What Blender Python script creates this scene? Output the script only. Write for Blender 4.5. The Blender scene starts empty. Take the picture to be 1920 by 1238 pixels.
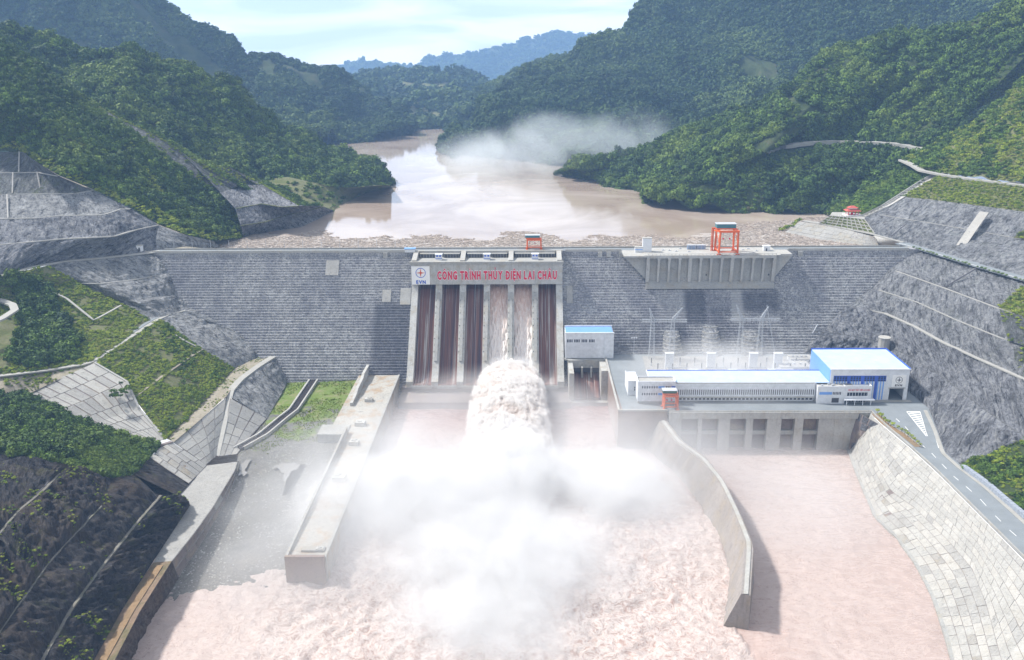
import bpy, bmesh, math, random
import numpy as np
from mathutils import Matrix, Vector
random.seed(7); RNG = np.random.default_rng(7)
scene = bpy.context.scene
COL = scene.collection
R = math.radians

# ------------------------------------------------------------------ camera, sky, sun, exposure
PITCH, YAW, ROLL = R(17.3), R(1.2), R(-0.5)
CAM = np.array([0., -696., 150.])
F, CX, CY = 1650., 960., 619.
_f = np.array([-math.sin(YAW)*math.cos(PITCH), math.cos(YAW)*math.cos(PITCH), -math.sin(PITCH)])
_r = np.array([math.cos(YAW), math.sin(YAW), 0.]); _u = np.cross(_r, _f)
_r, _u = _r*math.cos(ROLL)+_u*math.sin(ROLL), _u*math.cos(ROLL)-_r*math.sin(ROLL)
cd = bpy.data.cameras.new('camera'); cam = bpy.data.objects.new('camera', cd); COL.objects.link(cam)
cd.sensor_width = 36; cd.lens = 36*F/1920; cd.clip_start = 1; cd.clip_end = 40000
cam.matrix_world = Matrix(((_r[0], _u[0], -_f[0], CAM[0]), (_r[1], _u[1], -_f[1], CAM[1]), (_r[2], _u[2], -_f[2], CAM[2]), (0, 0, 0, 1)))
scene.camera = cam

SUN_EL, SUN_AZ = R(50), R(-72)          # azimuth measured from upstream (+Y) towards the right (+X)
sun_dir = Vector((math.sin(SUN_AZ)*math.cos(SUN_EL), math.cos(SUN_AZ)*math.cos(SUN_EL), math.sin(SUN_EL)))
sd = bpy.data.lights.new('sun', 'SUN'); sd.energy = 3.8; sd.angle = R(5); sd.color = (1, 0.96, 0.9)
so = bpy.data.objects.new('sun', sd); COL.objects.link(so); so.rotation_euler = (-sun_dir).to_track_quat('-Z', 'Y').to_euler()

world = bpy.data.worlds.new('World'); scene.world = world; world.use_nodes = True
wn, wl = world.node_tree.nodes, world.node_tree.links; wn.clear()
out = wn.new('ShaderNodeOutputWorld'); bg = wn.new('ShaderNodeBackground'); bg.inputs['Strength'].default_value = 0.08
sky = wn.new('ShaderNodeTexSky'); sky.sky_type = 'NISHITA'; sky.sun_disc = False
sky.sun_elevation = SUN_EL; sky.sun_rotation = SUN_AZ; sky.air_density = 1.0; sky.dust_density = 2.0
tc = wn.new('ShaderNodeTexCoord'); mp = wn.new('ShaderNodeMapping'); mp.inputs['Scale'].default_value = (1.6, 1.6, 9.0)
n1 = wn.new('ShaderNodeTexNoise'); n1.inputs['Scale'].default_value = 2.6; n1.inputs['Detail'].default_value = 7; n1.inputs['Roughness'].default_value = 0.55
n1.inputs['Distortion'].default_value = 0.4
cr = wn.new('ShaderNodeValToRGB'); cr.color_ramp.elements[0].position = 0.30; cr.color_ramp.elements[1].position = 0.62
cr.color_ramp.elements[0].color = (0.86, 0.86, 0.86, 1); cr.color_ramp.elements[1].color = (1, 1, 1, 1)
n2 = wn.new('ShaderNodeTexNoise'); n2.inputs['Scale'].default_value = 3.2; n2.inputs['Distortion'].default_value = .7; n2.inputs['Detail'].default_value = 6
cc = wn.new('ShaderNodeValToRGB'); cc.color_ramp.elements[0].position = 0.40; cc.color_ramp.elements[1].position = 0.60
cc.color_ramp.elements[0].color = (6.1, 6.5, 7.1, 1); cc.color_ramp.elements[1].color = (9.6, 9.4, 9.1, 1)
mx = wn.new('ShaderNodeMix'); mx.data_type = 'RGBA'
wl.new(tc.outputs['Generated'], mp.inputs['Vector']); wl.new(mp.outputs[0], n1.inputs['Vector']); wl.new(mp.outputs[0], n2.inputs['Vector'])
wl.new(n1.outputs['Fac'], cr.inputs['Fac']); wl.new(n2.outputs['Fac'], cc.inputs['Fac'])
wl.new(cr.outputs['Color'], mx.inputs['Factor']); wl.new(sky.outputs['Color'], mx.inputs['A']); wl.new(cc.outputs['Color'], mx.inputs['B'])
sz = wn.new('ShaderNodeSeparateXYZ'); wl.new(tc.outputs['Generated'], sz.inputs[0]); gr_ = wn.new('ShaderNodeMapRange'); gr_.inputs['From Min'].default_value = 0.0; gr_.inputs['From Max'].default_value = 0.45
gr_.inputs['To Min'].default_value = 1.15; gr_.inputs['To Max'].default_value = 0.85; gr_.interpolation_type = 'SMOOTHSTEP'; wl.new(sz.outputs['Z'], gr_.inputs['Value'])
vm = wn.new('ShaderNodeVectorMath'); vm.operation = 'SCALE'; wl.new(mx.outputs['Result'], vm.inputs[0]); wl.new(gr_.outputs[0], vm.inputs['Scale']); wl.new(vm.outputs[0], bg.inputs['Color']); wl.new(bg.outputs[0], out.inputs['Surface'])

vs = scene.view_settings; vs.view_transform = 'Standard'; vs.look = 'None'; vs.gamma = 1; vs.use_curve_mapping = False
vs.exposure = 0.93
scene.render.engine = 'CYCLES'; cy = scene.cycles
cy.max_bounces = 8; cy.diffuse_bounces = 3; cy.glossy_bounces = 3; cy.transmission_bounces = 3; cy.volume_bounces = 3
cy.transparent_max_bounces = 8; cy.use_denoising = True; cy.caustics_reflective = False; cy.caustics_refractive = False
cy.volume_max_steps = 160; cy.volume_step_rate = 1.0; cy.sample_clamp_indirect = 8

# ------------------------------------------------------------------ helpers
def ray(x, y): return _f + _r*(x-CX)/F - _u*(y-CY)/F
def gz(x, y, z):
    d = ray(x, y); return CAM + d*((z-CAM[2])/d[2])
def gy(x, y, Y):
    d = ray(x, y); return CAM + d*((Y-CAM[1])/d[1])
def fc(x, y):                                # a point on the sloping downstream face of the dam
    d = ray(x, y); return CAM + d*((0.8*(CAM[2]+4)-CAM[1])/(d[1]-0.8*d[2]))
def Lz(z, *pts):                             # polyline of points (x, y[, z]) at elevation z
    return [gz(p[0], p[1], p[2] if len(p) > 2 else z) for p in pts]
def Ly(Y, *pts): return [gy(p[0], p[1], p[2] if len(p) > 2 else Y) for p in pts]
def face_y(z): return 0.8*min(0, z+4)

def _h(ix, iy, s):
    with np.errstate(over='ignore'):
        h = (ix.astype(np.int64)*374761393 + iy.astype(np.int64)*668265263 + s*974634777) & 0x7fffffff
        h = ((h ^ (h >> 13))*1274126177) & 0x7fffffff
        return ((h ^ (h >> 16)) & 0xffff)/65535.0
def noise(x, y, s=0):
    x = np.asarray(x, float); y = np.asarray(y, float)
    ix, iy = np.floor(x), np.floor(y); fx, fy = x-ix, y-iy
    ux, uy = fx*fx*(3-2*fx), fy*fy*(3-2*fy)
    a, b, c, d = _h(ix, iy, s), _h(ix+1, iy, s), _h(ix, iy+1, s), _h(ix+1, iy+1, s)
    return (a*(1-ux)+b*ux)*(1-uy) + (c*(1-ux)+d*ux)*uy
def fbm(x, y, s=0, o=4):
    r, a, t = 0, 1.0, 0
    for i in range(o): r = r + a*noise(x*2**i+17*i, y*2**i-9*i, s+i); t += a; a *= 0.5
    return r/t*2-1
def ridged(x, y, s=0, o=4):
    r, a, t = 0, 1.0, 0
    for i in range(o): r = r + a*(1-np.abs(noise(x*2**i+3*i, y*2**i+5*i, s+i)*2-1)); t += a; a *= 0.5
    return r/t*2-1

def props(o, label=None, cat=None, group=None, kind=None):
    if label: o['label'] = label
    if cat: o['category'] = cat
    if group: o['group'] = group
    if kind: o['kind'] = kind
    return o
def mesh_obj(name, verts, faces, mat=None, parent=None, smooth=False, uv=None):
    me = bpy.data.meshes.new(name); verts = np.asarray(verts, np.float32).reshape(-1, 3)
    if isinstance(faces, np.ndarray):
        k = faces.shape[1]; n = len(faces)
        me.vertices.add(len(verts)); me.vertices.foreach_set('co', verts.ravel())
        me.loops.add(n*k); me.loops.foreach_set('vertex_index', faces.astype(np.int32).ravel())
        me.polygons.add(n); me.polygons.foreach_set('loop_start', np.arange(0, n*k, k, dtype=np.int32))
        me.polygons.foreach_set('loop_total', np.full(n, k, np.int32)); me.update(calc_edges=True)
    else:
        me.from_pydata([tuple(v) for v in verts.tolist()], [], faces)
    if uv is not None:
        l = me.uv_layers.new(name='UVMap'); vi = np.empty(len(me.loops), np.int32); me.loops.foreach_get('vertex_index', vi)
        l.data.foreach_set('uv', np.asarray(uv, np.float32)[vi].ravel())
    if smooth: me.polygons.foreach_set('use_smooth', np.ones(len(me.polygons), bool))
    if mat: me.materials.append(mat)
    o = bpy.data.objects.new(name, me); COL.objects.link(o)
    if parent: o.parent = parent
    return o
class MB:
    """collects boxes, bars and prisms, then links them as ONE mesh"""
    def __init__(s): s.v, s.f = [], []
    def add(s, vs, fs):
        k = len(s.v); s.v += [tuple(map(float, v)) for v in vs]; s.f += [tuple(i+k for i in f) for f in fs]; return s
    def box(s, x0, x1, y0, y1, z0, z1):
        return s.add([(x, y, z) for z in (z0, z1) for x, y in ((x0, y0), (x1, y0), (x1, y1), (x0, y1))],
                     [(3, 2, 1, 0), (4, 5, 6, 7), (0, 1, 5, 4), (1, 2, 6, 5), (2, 3, 7, 6), (3, 0, 4, 7)])
    def bar(s, a, b, w=0.3, n=4):
        a, b = Vector(a), Vector(b); d = (b-a).normalized(); q = d.orthogonal().normalized(); p = d.cross(q)
        if abs(d.z) < 0.9: p = d.cross(Vector((0, 0, 1))).normalized(); q = p.cross(d)
        vs = [tuple(c + (q*math.cos(2*math.pi*(i+.5)/n)+p*math.sin(2*math.pi*(i+.5)/n))*w*0.5*(1.414 if n == 4 else 1)) for c in (a, b) for i in range(n)]
        return s.add(vs, [tuple(range(n))[::-1], tuple(range(n, 2*n))]+[(i, (i+1) % n, n+(i+1) % n, n+i) for i in range(n)])
    def prism_x(s, prof, x0, x1):            # profile (y, z) extruded along x
        n = len(prof)
        return s.add([(x, y, z) for x in (x0, x1) for y, z in prof], [tuple(range(n)), tuple(range(n, 2*n))[::-1]]+[(i, n+i, n+(i+1) % n, (i+1) % n) for i in range(n)])
    def prism_z(s, poly, z0, z1):            # plan (x, y) extruded upwards
        n = len(poly)
        return s.add([(p[0], p[1], z) for z in (z0, z1) for p in poly], [tuple(range(n))[::-1], tuple(range(n, 2*n))]+[(i, (i+1) % n, n+(i+1) % n, n+i) for i in range(n)])
    def obj(s, name, mat, parent=None, bevel=0):
        o = mesh_obj(name, s.v, s.f, mat, parent)
        bm = bmesh.new(); bm.from_mesh(o.data); bmesh.ops.recalc_face_normals(bm, faces=bm.faces); bm.to_mesh(o.data); bm.free()
        if bevel:
            m = o.modifiers.new('bevel', 'BEVEL'); m.width = bevel; m.segments = 1
        return o
def thing(name, label, cat, loc=(0, 0, 0), group=None):
    o = bpy.data.objects.new(name, None); COL.objects.link(o); o.location = loc
    return props(o, label, cat, group)
def B(name, mat, parent, *b, bevel=0):       # one box as one object
    return MB().box(*b).obj(name, mat, parent, bevel)
def copy_tree(src, loc, label=None, rz=0, sc=1):
    c = src.copy(); COL.objects.link(c); c.location = loc; c.rotation_euler = (0, 0, rz); c.scale = (sc, sc, sc)
    if label: c['label'] = label
    for ch in list(src.children):
        d = ch.copy(); COL.objects.link(d); d.parent = c
        for g in ch.children:
            e = g.copy(); COL.objects.link(e); e.parent = d
    return c

# ------------------------------------------------------------------ materials
def new_mat(name):
    m = bpy.data.materials.new(name); m.use_nodes = True; nt = m.node_tree; nt.nodes.clear()
    o = nt.nodes.new('ShaderNodeOutputMaterial'); b = nt.nodes.new('ShaderNodeBsdfPrincipled'); nt.links.new(b.outputs[0], o.inputs[0])
    b.inputs['Roughness'].default_value = 0.85; b.inputs['Specular IOR Level'].default_value = 0.25
    return m, nt, b, o
def _in(nt, sock, v):
    if isinstance(v, bpy.types.NodeSocket): nt.links.new(v, sock)
    else: sock.default_value = v if not (isinstance(v, tuple) and len(v) == 3 and len(sock.default_value) == 4) else (*v, 1)
def coord(nt, kind='Object', scale=(1, 1, 1), rot=(0, 0, 0)):
    if kind == 'World':
        g = nt.nodes.new('ShaderNodeNewGeometry'); s = g.outputs['Position']
    else:
        s = nt.nodes.new('ShaderNodeTexCoord').outputs[kind]
    m = nt.nodes.new('ShaderNodeMapping'); m.inputs['Scale'].default_value = scale; m.inputs['Rotation'].default_value = rot; nt.links.new(s, m.inputs['Vector']); return m.outputs[0]
def nz(nt, vec, scale, detail=5, rough=0.6, dist=0.0):
    n = nt.nodes.new('ShaderNodeTexNoise'); n.inputs['Scale'].default_value = scale; n.inputs['Detail'].default_value = detail
    n.inputs['Roughness'].default_value = rough; n.inputs['Distortion'].default_value = dist; nt.links.new(vec, n.inputs['Vector']); return n.outputs['Fac']
def ramp(nt, fac, *stops):
    r = nt.nodes.new('ShaderNodeValToRGB'); e = r.color_ramp.elements
    while len(e) < len(stops): e.new(0.5)
    for i, (p, c) in enumerate(stops):
        e[i].position = p; e[i].color = (c, c, c, 1) if not isinstance(c, tuple) else (*c, 1)
    nt.links.new(fac, r.inputs['Fac']); return r.outputs['Color']
def mix(nt, fac, a, b, mode='MIX'):
    m = nt.nodes.new('ShaderNodeMix'); m.data_type = 'RGBA'; m.blend_type = mode
    _in(nt, m.inputs['Factor'], fac); _in(nt, m.inputs['A'], a); _in(nt, m.inputs['B'], b); return m.outputs['Result']
def math_(nt, op, a, b=0.0, c=0.0, clamp=False):
    m = nt.nodes.new('ShaderNodeMath'); m.operation = op; m.use_clamp = clamp
    _in(nt, m.inputs[0], a); _in(nt, m.inputs[1], b); _in(nt, m.inputs[2], c); return m.outputs[0]
def bump(nt, b, h, strength=0.5, dist=1.0):
    n = nt.nodes.new('ShaderNodeBump'); n.inputs['Strength'].default_value = strength; n.inputs['Distance'].default_value = dist
    nt.links.new(h, n.inputs['Height']); nt.links.new(n.outputs[0], b.inputs['Normal'])

def plain(name, c, rough=0.6, var=0.12, scale=0.4, metal=0.0):
    m, nt, b, o = new_mat(name); v = coord(nt, 'World')
    n = nz(nt, v, scale, 6, 0.65)
    lo, hi = tuple(x*(1-var) for x in c), tuple(min(1, x*(1+var)) for x in c)
    _in(nt, b.inputs['Base Color'], ramp(nt, n, (0.3, lo), (0.7, hi))); b.inputs['Roughness'].default_value = rough; b.inputs['Metallic'].default_value = metal
    return m

def concrete(name, c, stain=0.5, sc=1.0, streak=True, warm=(0.30, 0.24, 0.15)):
    """cast concrete: blotches, vertical run-off streaks, lift lines"""
    m, nt, b, o = new_mat(name); v = coord(nt, 'World')
    big = nz(nt, v, 0.05*sc, 6, 0.65); fine = nz(nt, v, 0.9*sc, 5, 0.7)
    dark = tuple(x*0.5 for x in c)
    col = mix(nt, ramp(nt, big, (0.35, 0.0), (0.65, 1.0)), tuple(x*0.82 for x in c), c)
    st = nz(nt, coord(nt, 'World', (0.6*sc, 0.6*sc, 0.05*sc)), 1.0, 5, 0.7)
    if streak: col = mix(nt, math_(nt, 'MULTIPLY', ramp(nt, st, (0.52, 0.0), (0.72, 1.0)), stain), col, dark)
    wm = nz(nt, v, 0.13*sc, 5, 0.6)
    col = mix(nt, math_(nt, 'MULTIPLY', ramp(nt, wm, (0.50, 0.0), (0.64, 1.0)), stain*0.6), col, warm)
    col = mix(nt, math_(nt, 'MULTIPLY', ramp(nt, fine, (0.3, 1.0), (0.6, 0.0)), 0.45), col, tuple(x*0.55 for x in c))
    blot = nz(nt, v, 0.28*sc, 7, 0.8, 0.8); col = mix(nt, math_(nt, 'MULTIPLY', ramp(nt, blot, (0.56, 0.0), (0.64, 1.0)), stain), col, tuple(x*0.45 for x in c))
    _in(nt, b.inputs['Base Color'], col); bump(nt, b, fine, 0.25, 0.3)
    return m

def rock(name, c, dark=(0.035, 0.037, 0.045), light=(0.46, 0.46, 0.46), dk=0.45, lt=0.3, brown=0.0, veg=0.0, sx=0.16, sy=0.045):
    """shotcreted / bare cut rock; texture runs down the slope through the UVs (metres)"""
    m, nt, b, o = new_mat(name)
    uvs = nt.nodes.new('ShaderNodeTexCoord').outputs['UV']; v = coord(nt, 'World')
    def uvn(a, b_, ang, d=.8, det=8):
        r_ = nt.nodes.new('ShaderNodeVectorRotate'); r_.rotation_type = 'Z_AXIS'; r_.inputs['Angle'].default_value = ang; nt.links.new(uvs, r_.inputs['Vector'])
        m_ = nt.nodes.new('ShaderNodeMapping'); m_.inputs['Scale'].default_value = (a, b_, 1); nt.links.new(r_.outputs[0], m_.inputs['Vector']); return nz(nt, m_.outputs[0], 1.0, det, 0.75, d)
    st = uvn(sx*2.2, sy*2.2, .5); st2 = uvn(sx*.8, sy*1.2, .35, .4, 6)
    md = nz(nt, v, 0.06, 7, 0.7, 0.5); fn = nz(nt, v, 0.42, 7, 0.8, 0.6)
    col = mix(nt, ramp(nt, fn, (0.40, 0.0), (0.60, 1.0)), tuple(x*0.55 for x in c), tuple(x*1.35 for x in c))
    col = mix(nt, math_(nt, 'MULTIPLY', ramp(nt, st2, (0.38, 1.0), (0.52, 0.0)), dk), col, dark)
    col = mix(nt, math_(nt, 'MULTIPLY', ramp(nt, md, (0.38, 1.0), (0.55, 0.0)), dk*.9), col, dark)
    col = mix(nt, math_(nt, 'MULTIPLY', ramp(nt, st, (0.53, 0.0), (0.64, 1.0)), min(1, lt*2.2)), col, light)
    col = mix(nt, math_(nt, 'MULTIPLY', ramp(nt, st, (0.38, 1.0), (0.46, 0.0)), min(1, dk*1.9)), col, dark)
    if brown:
        bn = nz(nt, v, 0.045, 6, 0.65); col = mix(nt, math_(nt, 'MULTIPLY', ramp(nt, bn, (0.48, 0.0), (0.68, 1.0)), brown), col, (0.20, 0.13, 0.075))
    if veg:
        vn = nz(nt, v, 0.09, 7, 0.75); col = mix(nt, math_(nt, 'MULTIPLY', ramp(nt, vn, (0.54, 0.0), (0.62, 1.0)), veg), col, (0.09, 0.12, 0.025))
    _in(nt, b.inputs['Base Color'], col)
    bump(nt, b, math_(nt, 'ADD', math_(nt, 'MULTIPLY', st, 2.4), math_(nt, 'MULTIPLY', fn, 1.4)), 1.0, 2.6)
    return m

def ground_mat(name, *cols, s1=0.03, s2=0.5, rough=0.95, bmp=0.5):
    m, nt, b, o = new_mat(name); v = coord(nt, 'World')
    a = nz(nt, v, s1, 7, 0.7, 0.4); f = nz(nt, v, s2, 6, 0.75)
    k = len(cols); col = ramp(nt, a, *[(0.32+0.36*i/(k-1), c) for i, c in enumerate(cols)])
    col = mix(nt, ramp(nt, f, (0.3, 0.55), (0.65, 0.0)), col, tuple(x*0.45 for x in cols[0]))
    _in(nt, b.inputs['Base Color'], col); b.inputs['Roughness'].default_value = rough; bump(nt, b, f, bmp, 1.0)
    return m
def leaf(name, dark, light, alt=None, s=0.02):
    m, nt, b, o = new_mat(name); oi = nt.nodes.new('ShaderNodeObjectInfo'); v = coord(nt, 'World')
    rnd = oi.outputs['Random']; a = nz(nt, v, s, 5, 0.6)
    f = math_(nt, 'ADD', math_(nt, 'MULTIPLY', rnd, 0.6), math_(nt, 'MULTIPLY', ramp(nt, a, (0.35, 0.0), (0.65, 1.0)), 0.4))
    col = mix(nt, f, dark, light)
    if alt: col = mix(nt, math_(nt, 'MULTIPLY', ramp(nt, nz(nt, v, s*0.6, 6, 0.7), (0.50, 0.0), (0.60, 1.0)), .8), col, alt)
    lf = nz(nt, v, 1.3, 3, 0.7); col = mix(nt, ramp(nt, lf, (0.35, 0.5), (0.6, 0.0)), col, tuple(x*0.35 for x in dark))
    _in(nt, b.inputs['Base Color'], col); b.inputs['Roughness'].default_value = 0.7
    b.inputs['Specular IOR Level'].default_value = 0.2
    return m

M = {}
M['rock_blue'] = rock('shotcrete_rock', (0.32, 0.33, 0.36), dk=0.48, lt=0.4)
M['rock_pale'] = rock('pale_rock', (0.40, 0.41, 0.42), dk=0.38, lt=0.5)
M['rock_dark'] = rock('dark_rock', (0.065, 0.060, 0.062), dark=(0.012, 0.012, 0.016), light=(0.23, 0.215, 0.20), dk=0.55, lt=0.20, brown=0.35, veg=0.3)
M['rock_right'] = rock('right_bank_rock', (0.34, 0.35, 0.37), dk=0.42, lt=0.35, veg=0.12)
M['rock_grid'] = rock('anchored_slope', (0.17, 0.18, 0.18), dk=0.3, lt=0.2, veg=0.6)
M['soil'] = ground_mat('soil', (0.17, 0.12, 0.085), (0.24, 0.17, 0.115), (0.13, 0.12, 0.06), (0.26, 0.22, 0.17))
M['grass'] = ground_mat('grass', (0.075, 0.10, 0.03), (0.12, 0.135, 0.045), (0.17, 0.165, 0.09), (0.11, 0.15, 0.035), s1=0.06)
M['forest_floor'] = ground_mat('forest_floor', (0.02, 0.035, 0.012), (0.035, 0.055, 0.018), (0.05, 0.07, 0.025), (0.08, 0.07, 0.04))
M['dirt_path'] = ground_mat('path_dirt', (0.25, 0.22, 0.17), (0.32, 0.29, 0.23), (0.2, 0.2, 0.12))
M['bed'] = ground_mat('riverbed_gravel', (0.22, 0.22, 0.215), (0.30, 0.29, 0.28), (0.17, 0.175, 0.17), (0.34, 0.33, 0.31), s2=0.8)
M['bed_grass'] = ground_mat('riverbed_grass', (0.30, 0.27, 0.21), (0.10, 0.15, 0.03), (0.15, 0.20, 0.04), (0.11, 0.15, 0.03), s1=0.045)
M['asphalt'] = plain('asphalt', (0.19, 0.21, 0.225), 0.8, 0.12, 0.1)
M['road_pale'] = plain('pale_concrete_road', (0.31, 0.305, 0.285), 0.85, 0.12, 0.2)
M['paint'] = plain('white_paint', (0.75, 0.75, 0.74), 0.6, 0.05)
M['conc'] = concrete('concrete', (0.36, 0.36, 0.345), 0.5)
M['conc_light'] = concrete('light_concrete', (0.42, 0.415, 0.395), 0.45)
M['conc_dark'] = concrete('wet_concrete', (0.20, 0.17, 0.165), 0.7)
M['conc_brown'] = concrete('mud_stained_concrete', (0.26, 0.20, 0.18), 0.6)
M['white'] = plain('white_wall', (0.60, 0.62, 0.65), 0.6, 0.12, 0.35)
M['pale_roof'] = plain('pale_blue_roof', (0.40, 0.52, 0.70), 0.5, 0.12, 0.15)
M['blue'] = plain('blue_cladding', (0.16, 0.32, 0.68), 0.5, 0.06, 0.2)
M['deep_blue'] = plain('deep_blue_paint', (0.04, 0.10, 0.45), 0.5, 0.08, 0.2)
M['window'] = plain('dark_window', (0.03, 0.04, 0.06), 0.2, 0.2)
M['orange'] = plain('orange_steel', (0.62, 0.11, 0.02), 0.5, 0.12)
M['teal'] = plain('teal_housing', (0.05, 0.16, 0.19), 0.5, 0.1)
M['steel'] = plain('galvanised_steel', (0.42, 0.44, 0.47), 0.45, 0.1)
M['darksteel'] = plain('dark_steel', (0.06, 0.06, 0.07), 0.5, 0.1)
M['red'] = plain('red_letter', (0.55, 0.008, 0.045), 0.5, 0.08)
M['red_roof'] = plain('red_tile', (0.42, 0.09, 0.07), 0.6, 0.2, 1.0)
M['gravel'] = ground_mat('gravel', (0.24, 0.235, 0.22), (0.34, 0.33, 0.31), (0.19, 0.19, 0.18), s1=0.1)
M['trunk'] = plain('bark', (0.10, 0.075, 0.05), 0.9, 0.3, 2)
M['leaf_dark'] = leaf('leaf_dark', (0.012, 0.034, 0.009), (0.08, 0.15, 0.020), (0.14, 0.21, 0.03))
M['leaf_far'] = leaf('leaf_far', (0.010, 0.028, 0.012), (0.065, 0.125, 0.03), (0.12, 0.18, 0.04), s=0.006)
M['leaf_mid'] = leaf('leaf_mid', (0.040, 0.085, 0.012), (0.15, 0.25, 0.03), (0.19, 0.26, 0.04))
M['leaf_yellow'] = leaf('leaf_yellow', (0.13, 0.19, 0.016), (0.36, 0.43, 0.045), (0.26, 0.28, 0.06), s=0.05)
M['wood'] = plain('driftwood', (0.36, 0.31, 0.27), 0.9, 0.4, 0.3)

# ------------------------------------------------------------------ terrain builders
def resample(row, n):
    P = np.array(row, float); s = np.r_[0, np.cumsum(np.linalg.norm(np.diff(P, axis=0), axis=1))]
    t = np.linspace(0, s[-1], n); return np.stack([np.interp(t, s, P[:, k]) for k in range(3)], 1)
def strip(name, rows, mat, res=1.5, amp=0.8, seed=0, rib=(7., 22.), fine=3.0, taper=4.0, back=None, kind='structure', smooth=True, ribw=0.6, edge0=True, edge1=True, relief=None, parent=None, edges=True, fcr=0.45):
    rows = [list(r) for r in rows]
    if back is not None: rows.append([p + np.array(back) for p in rows[-1]])
    L = max(np.linalg.norm(np.diff(np.array(r), axis=0), axis=1).sum() for r in rows); nu = max(3, int(L/res)+1)
    RS = [resample(r, nu) for r in rows]; G = [RS[0][None]]
    for a, b in zip(RS, RS[1:]):
        nv = max(1, int(np.linalg.norm(b-a, axis=1).mean()/res)); t = np.linspace(0, 1, nv+1)[1:, None, None]; G.append(a[None]*(1-t)+b[None]*t)
    P = np.concatenate(G); nv = len(P)
    U = np.cumsum(np.r_[0, np.linalg.norm(np.diff(P[nv//2], axis=0), axis=1)])[None]*np.ones((nv, 1))
    V = np.cumsum(np.r_[0, np.linalg.norm(np.diff(P, axis=0), axis=2).mean(1)])[:, None]*np.ones((1, nu))
    if nv > 2 and amp:
        du = np.gradient(P, axis=1); dv = np.gradient(P, axis=0); N = np.cross(du, dv); N /= np.linalg.norm(N, axis=2, keepdims=True)+1e-9
        N *= np.sign(N[..., 2:3]+1e-6)
        h = ribw*ridged(U/rib[0]+0.3*fbm(U/20, V/20, seed+5), V/rib[1], seed, 3) + (1-ribw)*fbm(P[..., 0]/fine+P[..., 2]/fine, P[..., 1]/fine, seed+9, 3) + 0.5*fbm(U/18, V/18, seed+3, 2) + fcr*ridged(U/2.6+V/9, V/7., seed+13, 2)
        T = np.ones_like(h)
        if edge0: T *= np.clip(V/taper, 0, 1)
        if edge1: T *= np.clip((V.max()-V)/taper, 0, 1)
        if edges: T *= np.clip(np.minimum(U, U.max()-U)/taper+0.15, 0, 1)
        P = P + N*(h*amp*T)[..., None]
        if relief: P = P + N*(relief(U, V)*T)[..., None]
    idx = np.arange(nv*nu).reshape(nv, nu); Q = np.stack([idx[:-1, :-1], idx[:-1, 1:], idx[1:, 1:], idx[1:, :-1]], -1).reshape(-1, 4)
    c = np.cross(P[nv//2, min(nu//2+1, nu-1)]-P[nv//2, nu//2], P[min(nv//2+1, nv-1), nu//2]-P[nv//2-(1 if nv//2+1 >= nv else 0), nu//2])
    if c[2] < 0: Q = Q[:, ::-1]
    o = mesh_obj(name, P, np.ascontiguousarray(Q), mat, parent, smooth, np.stack([U, V], -1).reshape(-1, 2))
    if kind: o['kind'] = kind
    return P
def ribbon(name, pts, w, mat, th=0.5, up=0.15, kind='structure', res=4, parent=None):
    P = np.array(pts); L = np.linalg.norm(np.diff(P, axis=0), axis=1).sum(); P = resample(P, max(2, int(L/res)))
    d = np.gradient(P[:, :2], axis=0); d /= np.linalg.norm(d, axis=1, keepdims=True)+1e-9; n = np.stack([-d[:, 1], d[:, 0]], 1)
    k = len(P); Lf, Rt = P.copy(), P.copy(); Lf[:, :2] += n*w/2; Rt[:, :2] -= n*w/2; Lf[:, 2] += up; Rt[:, 2] += up
    V = np.concatenate([Lf, Rt, Lf-[0, 0, th], Rt-[0, 0, th]])
    f = []
    for i in range(k-1):
        f += [(i+1, i, k+i, k+i+1), (i, i+1, 2*k+i+1, 2*k+i), (k+i+1, k+i, 3*k+i, 3*k+i+1)]
    o = mesh_obj(name, V, f, mat, parent)
    if kind: o['kind'] = kind
    return Lf, Rt

# foliage: crowns of small leaf faces, scattered by point clouds (uncountable vegetation)
def crown_mesh(name, mat, n=150, size=0.34, flat=0.75, seed=0, lumps=5, up=.25):
    g = np.random.default_rng(seed); c = g.normal(size=(lumps, 3)); c /= np.linalg.norm(c, axis=1, keepdims=True); c *= g.uniform(0.25, 0.55, (lumps, 1)); c[:, 2] = np.abs(c[:, 2])*0.8
    d = g.normal(size=(n, 3)); d /= np.linalg.norm(d, axis=1, keepdims=True); r = g.uniform(0.38, 0.6, (n, 1)); k = g.integers(0, lumps, n)
    p = c[k]+d*r; p[:, 2] = p[:, 2]*flat+0.45
    nrm = d+g.normal(size=(n, 3))*0.45; nrm[:, 2] += up; nrm /= np.linalg.norm(nrm, axis=1, keepdims=True)
    a = np.cross(nrm, g.normal(size=(n, 3))); a /= np.linalg.norm(a, axis=1, keepdims=True); b = np.cross(nrm, a)
    s = g.uniform(0.6, 1.3, (n, 1))*size
    V = np.stack([p-a*s*.5, p+b*s*.32, p+a*s*.55, p-b*s*.32], 1).reshape(-1, 3); Q = np.arange(4*n).reshape(n, 4)
    me_o = mesh_obj(name, V, Q, mat); me = me_o.data; bpy.data.objects.remove(me_o); return me
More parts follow.
